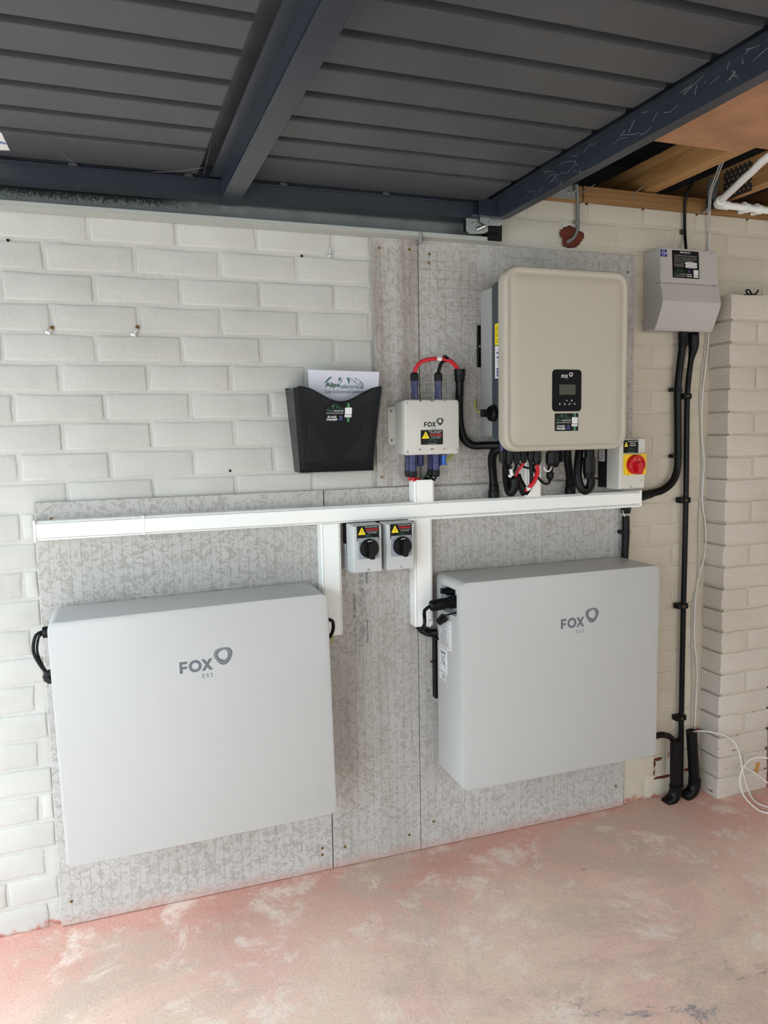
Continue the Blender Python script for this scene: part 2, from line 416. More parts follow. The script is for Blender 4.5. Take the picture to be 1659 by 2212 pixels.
def tri_bolt(p, cx, y0, w, h):
    p.poly([(cx-w/2, y0), (cx+w/2, y0), (cx, y0+h)], 'lyellow')
    p.line([(cx+w*.05, y0+h*.66), (cx-w*.07, y0+h*.42), (cx+w*.07, y0+h*.42), (cx-w*.01, y0+h*.12)], w*.05, 'lblack', .0006)
def ring(p, cx, cy, rx, m, k=1.):
    """looped three-lobed emblem"""
    def curve(a, b, ox, oy, ph, e):
        return [(cx+ox+(a*(1+e*math.cos(3*(t+ph))))*math.cos(t), cy+oy+(b*(1+e*math.cos(3*(t+ph))))*math.sin(t)) for t in [2*math.pi*i/48 for i in range(48)]]
    def band(o, i):
        for q in range(48):
            r_ = (q+1) % 48; p.poly([o[q], o[r_], i[r_], i[q]], m)
    band(curve(rx, rx*.98, 0, 0, -.55, .09), curve(rx*.80, rx*.80, -rx*.10, rx*.03, -.5, .08))
    band(curve(rx*.76, rx*.76, -rx*.10, rx*.03, -.5, .08), curve(rx*.54, rx*.56, -rx*.01, rx*.08, -.9, .06))
def foxlogo(parent, x0, y, z0, w, m):
    """word mark: x0,z0 lower-left of the letters; w total width"""
    p = Print((x0, y, z0)); k = w/.104
    h = .026*k; t = .0062*k
    p.rect(0, 0, t, h, m, .0003); p.rect(t, h-t*.95, .0168*k, h, m, .0003); p.rect(t, h*.5-t*.62, .0158*k, h*.5+t*.3, m, .0003)
    cx, cy, ro = .0335*k, h*.5, .0138*k
    for i in range(40):
        a, b = 2*math.pi*i/40, 2*math.pi*(i+1)/40; q = [(cx+r_*math.cos(g), cy+r_*math.sin(g)) for r_, g in ((ro, a), (ro, b), (ro-t, b), (ro-t, a))]; p.poly(q, m, .0003)
    for x0_, x1_ in ((.0470, .0715), (.0715, .0470)):
        s_ = 1 if x1_ > x0_ else -1; w2 = .0072
        p.poly([(x0_*k, 0), ((x0_+s_*w2)*k, 0), (x1_*k, h), ((x1_-s_*w2)*k, h)], m, .0003 if s_ > 0 else .00035)
    p.text('E', .0475*k, -.0160*k, .0525*k, -.0068*k, m, False, .0003); p.text('S', .0565*k, -.0160*k, .0615*k, -.0068*k, m, False, .0003); p.text('S', .0655*k, -.0160*k, .0705*k, -.0068*k, m, False, .0003)
    ring(p, .0955*k, .0290*k, .0200*k, m); return p.done('lettering', parent)
def card(parent, o, w, h, u=(1, 0, 0), v=(0, 0, 1)):
    pl, p = sticker(parent, o, w, h, .002, u=u, v=v, label='black contact card with white telephone number and green hills')
    a, b = w/100, h/70
    hills(p, 6*a, 44*b, 66*a, 67*b)
    p.text('Alps', 8*a, 37.5*b, 28*a, 48*b, 'ldgreen'); p.text('electrical', 31*a, 39*b, 66*a, 47*b, 'lwhite', False)
    p.text('Solar & Electrical Solutions', 6*a, 31.5*b, 66*a, 36*b, 'lwhite', False)
    p.text('01642', 10*a, 15.5*b, 42*a, 24*b, 'lwhite'); p.text('790489', 6*a, 5*b, 45*a, 13.5*b, 'lwhite')
    p.rect(53*a, 12*b, 62*a, 23*b, 'lpurple'); p.rect(51*a, 7*b, 64*a, 10*b, 'lbblue')
    p.rect(80*a, 0, 89*a, 70*b, 'lgreen', .0003)
    p.rect(72*a, 29*b, 97*a, 54*b, 'lwhite', .0005); p.rect(71*a, 18*b, 96*a, 27*b, 'lwhite', .0005)
    p.line([(75*a, 22.5*b), (92*a, 22.5*b)], .8*b, 'lgrey2', .0007)
    p.done('lettering', pl); return pl
def warn(parent, o, w, h, lines, big, bigcol='lred'):
    pl, p = sticker(parent, o, w, h, .0025, label='black hazard label with a yellow shock triangle and white lettering')
    a, b = w/100, h/65
    tri_bolt(p, 22*a, 27*b, 34*a, 33*b)
    p.text(lines[0], 36*a, 56*b, 95*a, 61.5*b, 'lwhite')
    y = 55
    if len(lines) > 3: p.text(lines[1], 42*a, 49.5*b, 88*a, 54.5*b, 'lwhite'); p.text(big, 41*a, 39*b, 96*a, 47.5*b, bigcol); q = 33
    else: p.text(big, 39*a, 44*b, 94*a, 53*b, bigcol); q = 37
    p.text(lines[-2], 44*a, q*b, 92*a, (q+4.5)*b, 'lwhite', False); p.text(lines[-1], 48*a, (q-6.5)*b, 88*a, (q-1.5)*b, 'lwhite', False)
    hills(p, 30*a, 11*b, 72*a, 26*b, w=.0005)
    p.text('Alps electrical', 31*a, 7.5*b, 72*a, 10.5*b, 'ldgreen', False); p.text('Solar & Electrical Solutions', 31*a, 3*b, 72*a, 5.5*b, 'lwhite', False)
    p.done('lettering', pl); return pl

# ================================================================== SETTING
tag(obj('floor', B(-1.45, 4.2, -5.10, .06, -.08, 0.), 'floor'), kind='structure')
tag(obj('ground', B(-14, 12, -14, 9, -.16, -.085), 'drive'), kind='structure')
bm = B(-1.45, 1.2, -4.30, -4.18, -.08, 2.4); box(bm, 4.0, 4.32, -4.30, -4.18, -.08, 2.4); box(bm, 1.2, 4.0, -4.30, -4.18, -.08, .75); box(bm, 1.2, 4.0, -4.30, -4.18, 2.1, 2.4)
tag(obj('wall_front', bm, 'render'), kind='structure')
bm = bmesh.new()
for xx in (1.2, 2.57, 3.95): box(bm, xx, xx+.05, -4.27, -4.21, .75, 2.1)
for zz in (.75, 2.05): box(bm, 1.2, 4.0, -4.27, -4.21, zz, zz+.05)
tag(obj('fill_window_1', bm, 'pvcw'), kind='structure')  # added window, unseen: lets in fill light for the fronts and floor
tag(obj('wall_skyblock_front', B(-3, 9, -10.3, -10, -.1, 3.6), 'render'), kind='structure')  # unseen wall, made tall to block low sky from the added window
tag(obj('wall_right', B(4.2, 4.32, -5.22, .12, -.08, 2.4), 'render'), kind='structure')
tag(obj('ceiling', B(-1.45, 4.32, -5.22, .62, 2.36, 2.42), 'void'), kind='structure')
tag(obj('trim_1', B(-1.45, 4.32, .56, .62, 1.9, 2.36), 'void'), kind='structure')
tag(obj('trim_2', B(-1.45, 4.32, .12, .56, 1.9, 1.94), 'void'), kind='structure')
tag(obj('trim_3', B(-1.47, -1.4, -5.22, .62, 1.975, 2.42), 'render'), kind='structure')
tag(obj('wall_skyblock_left', B(-13.6, -13.3, -14, 9, -.1, 4.6), 'skyblock'), kind='structure')  # unseen facade added to block low sky beyond the door opening
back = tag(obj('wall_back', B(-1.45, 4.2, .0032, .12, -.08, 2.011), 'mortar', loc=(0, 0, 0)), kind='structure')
def brick(x0, x1, z0, z1, yf, parent, mat='paint', yb=.0042, name='brick'):
    """one painted brick: slightly irregular outline, softened front edge"""
    bm = bmesh.new(); w = x1-x0; h = z1-z0; cx, cz = (x0+x1)/2, (z0+z1)/2
    pts = [(x0, z0), (x0+w*.33, z0), (x0+w*.7, z0), (x1, z0), (x1, cz), (x1, z1), (x0+w*.66, z1), (x0+w*.3, z1), (x0, z1), (x0, cz)]
    j = lambda s_: random.uniform(-s_, s_)
    pts = [(a+j(.0022), b+j(.0018)) for a, b in pts]
    t = j(.0016)
    def lp(ins, y): return [(a-math.copysign(min(ins, abs(a-cx)), a-cx) if abs(a-cx) > w*.4 else a, y+t*(a-cx)/w, b-math.copysign(ins, b-cz) if abs(b-cz) > h*.3 else b) for a, b in pts]
    loft(bm, [lp(0, yb), lp(0, yf+.0019), lp(.0022, yf+.0008), lp(.0062, yf)], caps=False)
    bm.verts.ensure_lookup_table(); bm.faces.new(bm.verts[-10:])
    return obj(name, bm, mat, parent, smooth=True, auto=.9, loc=(cx, yb, z0))
PX = .2138; MJ = .0105
def Zb(j): return 1.875-.075*j
def zs(x): return .0062*max(0, min(x, 2.4))
left = {0: [190.6, 379.8, 553.6, 718.6], 1: [93.8, 290.6, 474.6, 642, 799.7], 2: [1.5, 203, 390, 561.7, 722.8], 3: [110, 301, 478, 646, 800], 4: [4.6, 209, 393.6, 564.7, 722.8],
        5: [130.7, 320.7, 498.4, 662.5], 6: [29, 227, 413.6, 585, 745], 7: [137, 328.4, 509, 680], 8: [41.5, 240.8, 422, 594, 752], 9: [147, 334.6, 511.9, 679]}
low = {10: 44, 12: 52, 14: 69.6, 16: 78, 18: 85, 20: 87.4, 22: 103, 23: 17.6, 24: 110}
def course(j, X, xa, xb, mat='paint', chip=None):
    """lay one course between xa and xb with joints at X"""
    X = sorted(X)
    while X[0] > xa: X.insert(0, X[0]-PX)
    while X[-1] < xb: X.append(X[-1]+PX)
    for a, b in zip(X, X[1:]):
        if b <= xa+.02 or a >= xb-.02: continue
        a_, b_ = max(a, xa-.0), min(b, xb)
        if b_-a_ < .03: continue
        s_ = zs((a+b)/2); z0, z1 = Zb(j+1)+s_+MJ/2, Zb(j)+s_-MJ/2
        if j == 24: z0 = .001
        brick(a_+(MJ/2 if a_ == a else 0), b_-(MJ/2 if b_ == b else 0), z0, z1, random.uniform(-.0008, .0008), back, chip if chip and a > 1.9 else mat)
zmid = lambda j: 1.875-.075*(j+.5)
for j in range(10):
    ymid = 480+67*j
    course(j, [at(p, ymid+.05*p).x for p in left[j]], -.62, .915)
for j in range(10, 25):
    if j in low: X = [at(low[j], 1137+62*(j-10)).x]
    else: X = [at(60, 1137+62*(j-10)).x+PX*.5+random.uniform(-.01, .01)]
    course(j, X, -.62, -.004 if j > 9 else .9)
for j in range(0, 25):                       # right of the boards
    e = 1.9+random.uniform(-.008, .008) if j % 2 == 0 else 2.005-PX*.0+random.uniform(-.012, .012)
    if j == 3: e = 1.971
    if j == 9: e = 1.941
    course(j, [e], 1.815, 2.145, chip='chipped' if j in (22, 23) else None)
    if j > 1: course(j, [e+PX*2+.02], 2.37, 3.0)
    else: course(j, [2.145], 2.145, 3.0)
course(-1, [1.76, 1.978, 2.2], -.62, 3.0)
for a, b in zip([-.58+.216*i for i in range(17)], [-.364+.216*i for i in range(17)]):
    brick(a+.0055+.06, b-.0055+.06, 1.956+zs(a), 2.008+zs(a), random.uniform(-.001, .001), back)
# the square brick pier
pier = tag(obj('wall_pier', B(2.152, 2.358, -.086, .004, 0, 1.735), 'mortar', loc=(0, 0, 0)), kind='structure')
for k in range(23):
    z0, z1 = .001 if k == 0 else .0755*k+.0045, .0755*(k+1)-.0045
    if k == 22: z1 = 1.744
    yb = .002; jx = random.uniform(-.003, .003)
    two = (k % 2 == 1) or k == 0
    if k == 0: two = False
    segs = [(2.141+jx, 2.247+jx*.5), (2.258+jx*.5, 2.366)] if two else [(2.141+jx, 2.366+jx)]
    for a, b in segs: brick(a, b, z0, z1, -.0915+random.uniform(-.0008, .0008), pier, 'rake', yb)
# raw brick hole where a cable disappears
bm = bmesh.new(); c0 = at(1234, 512, -.001); n = 34; rim = []; mid = []; inn = []
for i in range(n):
    a = 2*math.pi*i/n; r = .042*(1+.10*math.sin(3*a+1)+.05*math.sin(5*a)+random.uniform(-.05, .05))
    rim.append((c0.x+r*math.cos(a), -.0022, c0.z+r*.78*math.sin(a))); mid.append((c0.x+r*.8*math.cos(a), -.0045-random.uniform(0, .003), c0.z+r*.6*math.sin(a)))
    inn.append((c0.x-.01+r*.3*math.cos(a), -.0025, c0.z-.006+r*.22*math.sin(a)))
loft(bm, [rim, mid, inn]); o = obj('broken_brick', bm, 'brickred', back, smooth=True); o['label'] = 'broken patch of raw red brick'
for (px, py, w_, h_) in ((1422, 1640, .020, .004), (1434, 1678, .05, .003), (1414, 1655, .003, .03), (1500, 1618, .02, .004), (1490, 1662, .03, .003)):
    c0 = at(px, py, -.002); bm = bmesh.new()
    rim = [(c0.x+(w_+.004*math.sin(5*t))*math.cos(t)*random.uniform(.7, 1.1), -.0016, c0.z+(h_+.003)*math.sin(t)*random.uniform(.7, 1.2)) for t in [2*math.pi*i/16 for i in range(16)]]
    loft(bm, [[(a, .002, b) for a, _, b in rim], rim]); obj('bare_brick_patch', bm, 'brickred', back)

# roof timbers
tag(obj('wall_plate', B(1.15, 1.618, -.012, .1, 2.012, 2.062, .002, 1), 'plate'), 'short left length of timber wall plate behind the zinc fixing plate', 'timber', 'wall plate timbers')
tag(obj('wall_plate', B(1.622, 2.9, -.012, .1, 2.016, 2.064, .002, 1), 'plate'), 'long timber wall plate lying on the brick wall above the consumer unit', 'timber', 'wall plate timbers')
tag(obj('roof_joist', B(1.856, 1.901, -5.0, .3, 2.068, 2.165, .002, 1), 'timber'), 'pine roof joist above the black cable, left of the white pipe', 'joist', 'roof joists')
tag(obj('roof_joist', B(2.172, 2.217, -5.0, .3, 2.068, 2.168, .002, 1), 'timber'), 'pine roof joist behind the white pipe at the right edge', 'joist', 'roof joists')
tag(obj('roof_joist', B(2.50, 2.545, -5.0, .3, 2.068, 2.168, .002, 1), 'timber'), 'farther pine roof joist behind the right-hand end of the horizontal pipe', 'joist', 'roof joists')
_a = at(1475, 303, z=2.066).y; _b = at(1575, 301, z=2.066).y
bm = bmesh.new(); loft(bm, [[(1.33, -5.0, z), (3.4, -5.0, z), (3.4, _b, z), (1.853, _b, z), (1.853, _a, z), (1.33, _a, z)] for z in (2.054, 2.067)])
tag(obj('plywood_sheet', bm, 'ply'), 'orange-brown plywood sheet fixed under the roof joists', 'plywood')
tag(obj('roofing_sheet', B(1.33, 1.85, -.50, -.16, 2.172, 2.177), 'felt'), 'dark grey sheet above the wall plate, left of the first joist', 'sheet')

# ================================================================== CEMENT BOARDS
def cboard(x0, x1, z0, z1, label, gh, marg, screws, dark=0.):
    M['cb'] = cement('cement_board_face', gh, (x0+marg[0], x1-marg[1], z0+marg[2], z1-marg[3]), dark)
    t = thing('cement_board', label, 'board', ((x0+x1)/2, 0, z0), 'cement boards on the wall')
    bm = B(x0, x1, -.0125, -.0025, z0, z1, .0012, 1); obj('panel', bm, 'cb', t)
    for px, py in screws:
        p = at(px, py, -.0125); screw(t, p.x, -.0125, p.z, .0042)
    return t
cboard(0, .7575, 0.002, 1.149, 'wide grey cement board behind the left battery, patterned with scored lines', .18, (.02, .03, .03, .03), [(110, 1121), (154, 1947), (696, 1832), (696, 1846)])
midb = cboard(.7605, 1.0445, .002, 1.149, 'narrow grey cement board between the two batteries, with printed text', .1, (.03, .004, .01, .03), [(745, 1829), (884, 1803)], .25)
cboard(1.0465, 1.806, .002, 1.146, 'wide grey cement board behind the right battery', .12, (.02, .03, .03, .03), [(936, 1779-5), (1330, 1698), (931, 1429)])
cboard(.922, 1.0595, 1.152, 1.863, 'narrow upright cement board directly right of the painted bricks', .35, (.0, .0, .0, .03), [(819, 536), (884, 539), (825, 1031)], .75)
cboard(1.062, 1.818, 1.152, 1.864, 'square-gridded cement board behind the inverter', .9, (.012, .012, .012, .025), [(927, 549), (926, 568), (1356, 588)], .18)
# printing on the narrow board
p = Print((.7605, -.0126, 0))
def vtxt(s_, px, py0, py1, wpx, m='lgrey2', bold=False):
    a = at(px, py0, -.0126); b = at(px, py1, -.0126); w_ = wpx/790.
    p.text(s_, a.x-.7605-w_/2, b.z, a.x-.7605+w_/2, a.z, m, bold, .0003, rot=1)
vtxt('HardieBacker', 792, 1205, 1262, 8, 'lgrey2', True); vtxt('6 mm - 1200 x 800 mm', 789, 1284, 1325, 5); vtxt('EN 12467 - NT', 784, 1236, 1280, 4); vtxt('Category C, Class 2', 780, 1236, 1265, 4)
vtxt('James Hardie Building Products', 776, 1236, 1278, 4); vtxt('CE', 781, 1269, 1278, 6, 'lgrey2', True); vtxt('fibre cement board', 784, 1282, 1326, 4); vtxt('for floors and walls', 778, 1285, 1325, 4)
vtxt('U1202320 08:15 157', 765, 1283, 1335, 7, 'lgrey2', True); vtxt('James Hardie', 793, 1338, 1388, 7, 'lgrey2', True); vtxt('For wet areas and tiling backer', 786, 1341, 1376, 5); vtxt('James Hardie Europe', 783, 1341, 1380, 4)
vtxt('Contains cement. Wear eye protection and a dust mask', 779, 1341, 1397, 5); vtxt('Do not inhale dust when cutting or drilling the board', 775, 1341, 1436, 4); vtxt('Keep dry and store flat on a level surface', 768, 1343, 1414, 4)
p.done('lettering', midb)['label'] = 'grey factory printing running down the board'

# ================================================================== TRUNKING
def trunkH(x0, x1, z0, z1, y0, y1, root):
    bm = bmesh.new(); pr = [(y0, z0), (y0, z1), (y1+.004, z1), (y1, z1-.004), (y1, z0+.004), (y1+.004, z0)]
    loft(bm, [[(x, a, b) for a, b in pr] for x in (x0, x1)]); obj('body', bm, 'pvcw', root)
def trunkV(x0, x1, z0, z1, y0, y1, root):
    bm = bmesh.new(); pr = [(x0, y0), (x0, y1+.004), (x0+.003, y1), (x1-.003, y1), (x1, y1+.004), (x1, y0)]
    loft(bm, [[(a, b, z) for a, b in pr] for z in (z0, z1)]); obj('body', bm, 'pvcw', root)
    d = .006
    bm = bmesh.new(); box(bm, x0+d, x1-d, y1-.0012, y1+.001, z0, z1, .0006, 1); obj('lid', bm, 'pvcw', root)
    for xx in (x0+d-.0012, x1-d+.0002): obj('lid_seam', B(xx, xx+.001, y1-.0003, y1+.001, z0, z1), 'seam', root)
T = thing('cable_trunking', 'long white horizontal cable trunking running across the boards above both batteries', 'trunking', (.91, -.0125, 1.056), 'white cable trunking')
trunkH(.004, 1.822, 1.0565, 1.105, -.0127, -.056, T)
for a, b in ((.006, .262), (.2635, 1.819)):
    bm = B(a, b, -.0575, -.055, 1.0625, 1.099, .0008, 1); obj('lid', bm, 'pvcw', T)
for z in (1.0613, 1.0992): obj('lid_seam', B(.006, 1.819, -.0565, -.055, z, z+.001), 'seam', T)
obj('joint_clip', B(.2615, .264, -.0582, -.0127, 1.0555, 1.1065, .0006, 1), 'pvcw', T)
obj('end_cap', B(.0, .006, -.0585, -.0127, 1.0545, 1.107, .001, 1), 'pvcw', T)
obj('end_cap', B(1.818, 1.8245, -.0585, -.0127, 1.0545, 1.107, .001, 1), 'pvcw', T)
obj('repair_strip', B(1.0, 1.818, -.0579, -.0565, 1.052, 1.0575, .0004, 1), 'pvcw', T)
for x0, x1, z0, z1, lb in ((.7365, .7945, .733, 1.0562, 'white vertical trunking drop beside the left battery, left of the two grey isolators'),
                           (1.019, 1.077, .731, 1.0562, 'white vertical trunking drop right of the two grey isolators'),
                           (1.0215, 1.085, 1.1056, 1.170, 'short white trunking stub below the junction box'),
                           (1.392, 1.448, 1.1056, 1.23, 'short white trunking stub behind the cables under the inverter')):
    t = thing('cable_trunking', lb, 'trunking', ((x0+x1)/2, -.0127, z0), 'white cable trunking'); trunkV(x0, x1, z0, z1, -.0127, -.056, t)

# ================================================================== BATTERIES
def battery(x0, x1, z0, z1, label, cut=False, roty=0.):
    yb, yf = -.04, -.2155
    t = thing('battery_enclosure', label, 'battery', (x0, yb, z0), 'wall batteries', roty)
    bm = bmesh.new(); plateY(bm, x0, x1, z0, z1, .019, [(yb, .001), (yb-.001, 0), (yf+.0022, 0), (yf+.0007, .0008), (yf, .0024)], 8)
    o = obj('shell', bm, ['battery', 'recess'], t, smooth=True, auto=.6)
    if cut:
        X = x0; pts = [(952.6, 1260.5), (986.3, 1276), (986.3, 1333.5), (954.2, 1315.5)]
        q = [at(a, b, x=X) for a, b in pts]; ya, yb2 = min(v.y for v in q), max(v.y for v in q); za, zb2 = min(q[2].z, q[3].z), max(q[0].z, q[1].z)
        bm = bmesh.new(); loft(bm, [[(X+d-t.location.x, a-t.location.y, b-t.location.z) for a, b in rrect(ya, yb2, za, zb2, .006, 4)] for d in (-.02, .030)])
        bmesh.ops.recalc_face_normals(bm, faces=bm.faces)
        me = bpy.data.meshes.new('c'); bm.to_mesh(me); bm.free(); me.materials.append(M['recess']); k = bpy.data.objects.new('c', me); C.objects.link(k); k.location = t.location
        mod = o.modifiers.new('b', 'BOOLEAN'); mod.operation = 'DIFFERENCE'; mod.object = k; mod.solver = 'EXACT'
        bpy.context.view_layer.update(); dg = bpy.context.evaluated_depsgraph_get()
        nm = bpy.data.meshes.new_from_object(o.evaluated_get(dg)); o.modifiers.clear(); o.data = nm; bpy.data.objects.remove(k)
        for f in nm.polygons:
            c_ = f.center
            if c_.x > .0005 and c_.x < .0305 and ya-t.location.y-.0005 < c_.y < yb2-t.location.y+.0005 and za-t.location.z-.0005 < c_.z < zb2-t.location.z+.0005: f.material_index = 1
    # wall bracket
    w_ = x1-x0
    bm = bmesh.new(); box(bm, x0+.08, x1-.08, -.0405, -.0127, z1-.10, z1-.05); obj('wall_bracket', bm, 'black', t)
    return t
bl = battery(.0405, .7185, .274, .882, 'large white wall battery on the left, under the long end of the trunking', roty=-.0165)
br = battery(1.096, 1.772, .2745, .887, 'large white wall battery on the right, with connectors in its left side', cut=True)
foxlogo(bl, .332, -.2155, .719, .118, 'logo'); foxlogo(br, 1.418, -.2155, .722, .118, 'logo')
# left battery fittings
def capcable(root):
    a = at(98, 1362, -.10); b = at(112, 1362, -.10); zc = a.z-.004
    obj('connector', Cy((.019, -.10, zc), (.046, -.10, zc), [(0, .013), (.1, .0145), (.5, .0145), (.55, .012), (1, .012)], n=16), 'black', root, smooth=True, auto=.6)
    bm = tube([(.021, -.10, zc+.002), (.004, -.105, zc-.004), (-.004, -.11, zc-.04), (.008, -.115, zc-.075), (.024, -.118, zc-.10)], .0042, 8)
    tube([(.021, -.10, zc-.005), (.010, -.10, zc-.010), (.004, -.106, zc-.045), (.016, -.112, zc-.085), (.026, -.116, zc-.10)], .0030, 8, bm=bm)
    obj('strap', bm, 'black', root, smooth=True)
    c = Vector((.030, -.12, zc-.108)); bm = Cy(c+Vector((.003, .008, 0)), c+Vector((-.003, -.008, 0)), [(0, .0165), (.3, .018), (.75, .018), (1, .012)], n=20, ribs=1)
    cyl(bm, c+Vector((-.003, -.008, 0)), c+Vector((-.004, -.012, 0)), [(0, .005), (1, .003)], n=8); obj('dust_cap', bm, 'black', root)
capcable(bl)
zc = at(722, 1340, -.12).z
bm = Cy((.714, -.12, zc), (.735, -.12, zc), [(0, .013), (1, .012)]); obj('connector', bm, 'black', bl, smooth=True, auto=.6)
tag(obj('loop_cable', tube([(.733, -.12, zc+.004), (.748, -.112, zc-.004), (.752, -.102, zc-.03), (.744, -.098, zc-.05), (.728, -.094, zc-.062)], .005, 8), 'blackcable', smooth=True), 'black looped cable at the right side of the left battery', 'cable')
tag(obj('earth_wire', tube([(.768, -.04, .736), (.764, -.05, .722), (.752, -.055, .706), (.735, -.06, .694)], .0022, 6), 'yelcable', smooth=True), 'thin yellow-green wire leaving the trunking beside the left battery', 'cable')
# right battery fittings
P1 = at(968, 1277, x=1.112)
bm = Cy((1.126, P1.y-.010, P1.z), (1.086, P1.y-.006, P1.z+.004), [(0, .013), (.55, .013), (.58, .010), (.7, .010), (.72, .0085), (1, .0085)], n=16); obj('socket', bm, 'black', br, smooth=True, auto=.5)
P2 = at(972, 1304, x=1.105)
bm = Cy((1.126, P2.y-.004, P2.z+.006), (1.045, P2.y+.01, P2.z-.004), [(0, .019), (.3, .019), (.32, .016), (.5, .016), (.52, .0175), (.93, .0165), (1, .013)], n=18, ribs=0); pc = obj('plug', bm, 'black', br, smooth=True, auto=.5)
bm = bmesh.new(); box(bm, 1.06, 1.092, P2.y-.015, P2.y-.0125, P2.z-.003, P2.z+.012, .001, 1); obj('latch', bm, 'black', pc)
tag(obj('battery_lead', tube([(1.05, P2.y+.01, P2.z-.004), (1.030, P2.y+.014, P2.z-.016), (1.022, -.12, P2.z-.05), (1.019, -.10, P2.z-.075)], .0055, 8), 'blackcable', smooth=True), 'black lead hanging from the plug on the right battery', 'cable')
bm = bmesh.new(); a = at(931, 1340, -.10); cyl(bm, a, a+Vector((-.006, .002, -.018)), [(0, .0058), (1, .0058)], n=8)
tag(obj('wire_marker', bm, 'lwhite', smooth=True, auto=.6), 'small white marker sleeve at the end of the battery lead', 'cable marker')
tag(obj('cap_strap', tube([(1.10, P1.y-.025, P1.z-.012), (1.092, P1.y-.02, P1.z-.03), (1.082, P1.y, P1.z-.034), (1.075, P2.y+.0, P2.z+.014)], .0022, 6), 'black', smooth=True), 'thin black strap between the two connectors on the right battery', 'strap')
tag(obj('cap_strap', tube([(1.115, P2.y-.03, P2.z-.02), (1.085, P2.y-.022, P2.z-.027), (1.068, P2.y-.01, P2.z-.033), (1.064, P2.y-.012, P2.z-.052)], .0024, 6), 'black', smooth=True), 'thin black strap holding the dangling dust cap', 'strap')
c = at(953, 1339, x=1.075)
bm = Cy(c+Vector((-.012, 0, -.008)), c+Vector((.013, -.004, .010)), [(0, .008), (.1, .0115), (.5, .0115), (.55, .0135), (.9, .0135), (1, .009)], n=16, ribs=1)
tag(obj('dust_cap', bm, 'black'), 'small black dust cap dangling in front of the white rating label', 'cap')
XL = 1.0955
def sidelabel(px, root, kind):
    q = [at(a, b, x=XL) for a, b in px]; ya = max(v.y for v in q); yb = min(v.y for v in q); za = min(v.z for v in q); zb = max(v.z for v in q)
    w_, h_ = ya-yb, zb-za
    pl, p = sticker(root, (XL+.0004, ya, za), w_, h_, .001, 'lwhite', u=(0, -1, 0), v=(0, 0, 1), label='white printed rating label')
    if kind == 0:
        y = h_*.92; 
        for i in range(26):
            y = h_*(.93-.034*i); x0 = w_*(.08 if i > 14 or i < 10 else .22); x1 = w_*(random.uniform(.45, .95))
            if i in (1, 2): x0 = w_*.4
            p.rect(x0, y, x1, y+h_*.010, 'lgrey2')
        p.text('LITHIUM BATTERY', w_*.35, h_*.07, w_*.92, h_*.105, 'lred', False)
    elif kind == 1:
        a, b = w_, h_
        p.line([(.15*a, .25*b), (.85*a, .85*b)], .0012, 'lblack'); p.line([(.12*a, .85*b), (.8*a, .22*b)], .0012, 'lblack')
        p.line([(.3*a, .75*b), (.36*a, .38*b), (.62*a, .38*b), (.7*a, .75*b), (.3*a, .75*b)], .0012, 'lblack'); p.line([(.25*a, .78*b), (.75*a, .78*b)], .0022, 'lblack')
        p.rect(.56*a, .33*b, .68*a, .38*b, 'lblack'); p.rect(.1*a, .92*b, .28*a, .935*b, 'lgrey2'); p.rect(.4*a, .92*b, .6*a, .935*b, 'lgrey2'); p.rect(.7*a, .92*b, .9*a, .935*b, 'lgrey2')
    else:
        for i in range(4): p.rect(.45*w_, h_*(.2+.15*i), w_*.9, h_*(.26+.15*i), 'lgrey2')
    p.done('lettering', pl)
sidelabel([(949, 1334), (975, 1345), (975, 1400), (949, 1392)], br, 0)
sidelabel([(949, 1393), (966, 1402), (966, 1452), (949, 1446)], br, 1)
sidelabel([(949, 1448), (963, 1455), (963, 1468), (949, 1462)], br, 2)
bm = bmesh.new(); a = at(939, 1382, -.045); b = at(941, 1512, -.045)
box(bm, 1.090, 1.12, -.036, -.0127, b.z, a.z, .001, 1); box(bm, 1.087, 1.12, -.052, -.0127, a.z, a.z+.006)
sb = obj('side_bracket', bm, 'black', br); screw(sb, at(937, 1494, -.03).x-.012, -.0127, at(937, 1494, -.03).z, .004, 'zinc')

# ================================================================== INVERTER
iv = thing('inverter', 'tall ivory wall inverter with rounded corners and a small black display', 'inverter', (1.424, -.03, 1.25))
bm = B(1.252, 1.600, -.112, -.030, 1.294, 1.722, .002, 1); obj('heat_sink', bm, 'aluminium', iv)
bm = bmesh.new(); plateY(bm, 1.2465, 1.612, 1.278, 1.735, .022, [(-.112, .001), (-.113, 0), (-.178, 0), (-.182, .004)], 6); obj('casing', bm, 'slate', iv, smooth=True, auto=.6)
bm = bmesh.new(); x0, x1, z0, z1 = 1.230, 1.640, 1.249, 1.762
plateY(bm, x0, x1, z0, z1, .046, [(-.176, .006), (-.180, .001), (-.186, 0), (-.208, .0005), (-.2165, .0025), (-.2190, .006), (-.2190, .0135), (-.2168, .0170), (-.2165, .0195), (-.2185, .027), (-.2200, .036), (-.2205, .048)], 12)
obj('front_cover', bm, 'ivory', iv, smooth=True, auto=.9)
YF = -.2206
def onf(px, py): return at(px, py, YF)
a, b = onf(1193, 798), onf(1256, 891); dx0, dx1, dz0, dz1 = a.x, b.x-.002, at(1193, 889, YF).z, a.z
dp, p = sticker(iv, (dx0, YF+.0006, dz0), dx1-dx0, dz1-dz0, .010, 'blackgloss', t=.0022, name='display_panel')
w_, h_ = dx1-dx0, dz1-dz0
k = w_/100; q = h_/140
p.text('FOX', 30*k, 112*q, 53*k, 123*q, 'lwhite'); ring(p, 63*k, 124*q, 6.6*k, 'lwhite'); p.text('ESS', 44*k, 107*q, 53*k, 109.5*q, 'lgrey2', False)
p.line([(23*k, 32*q), (77*k, 32*q)], .4*k, 'lgrey2')
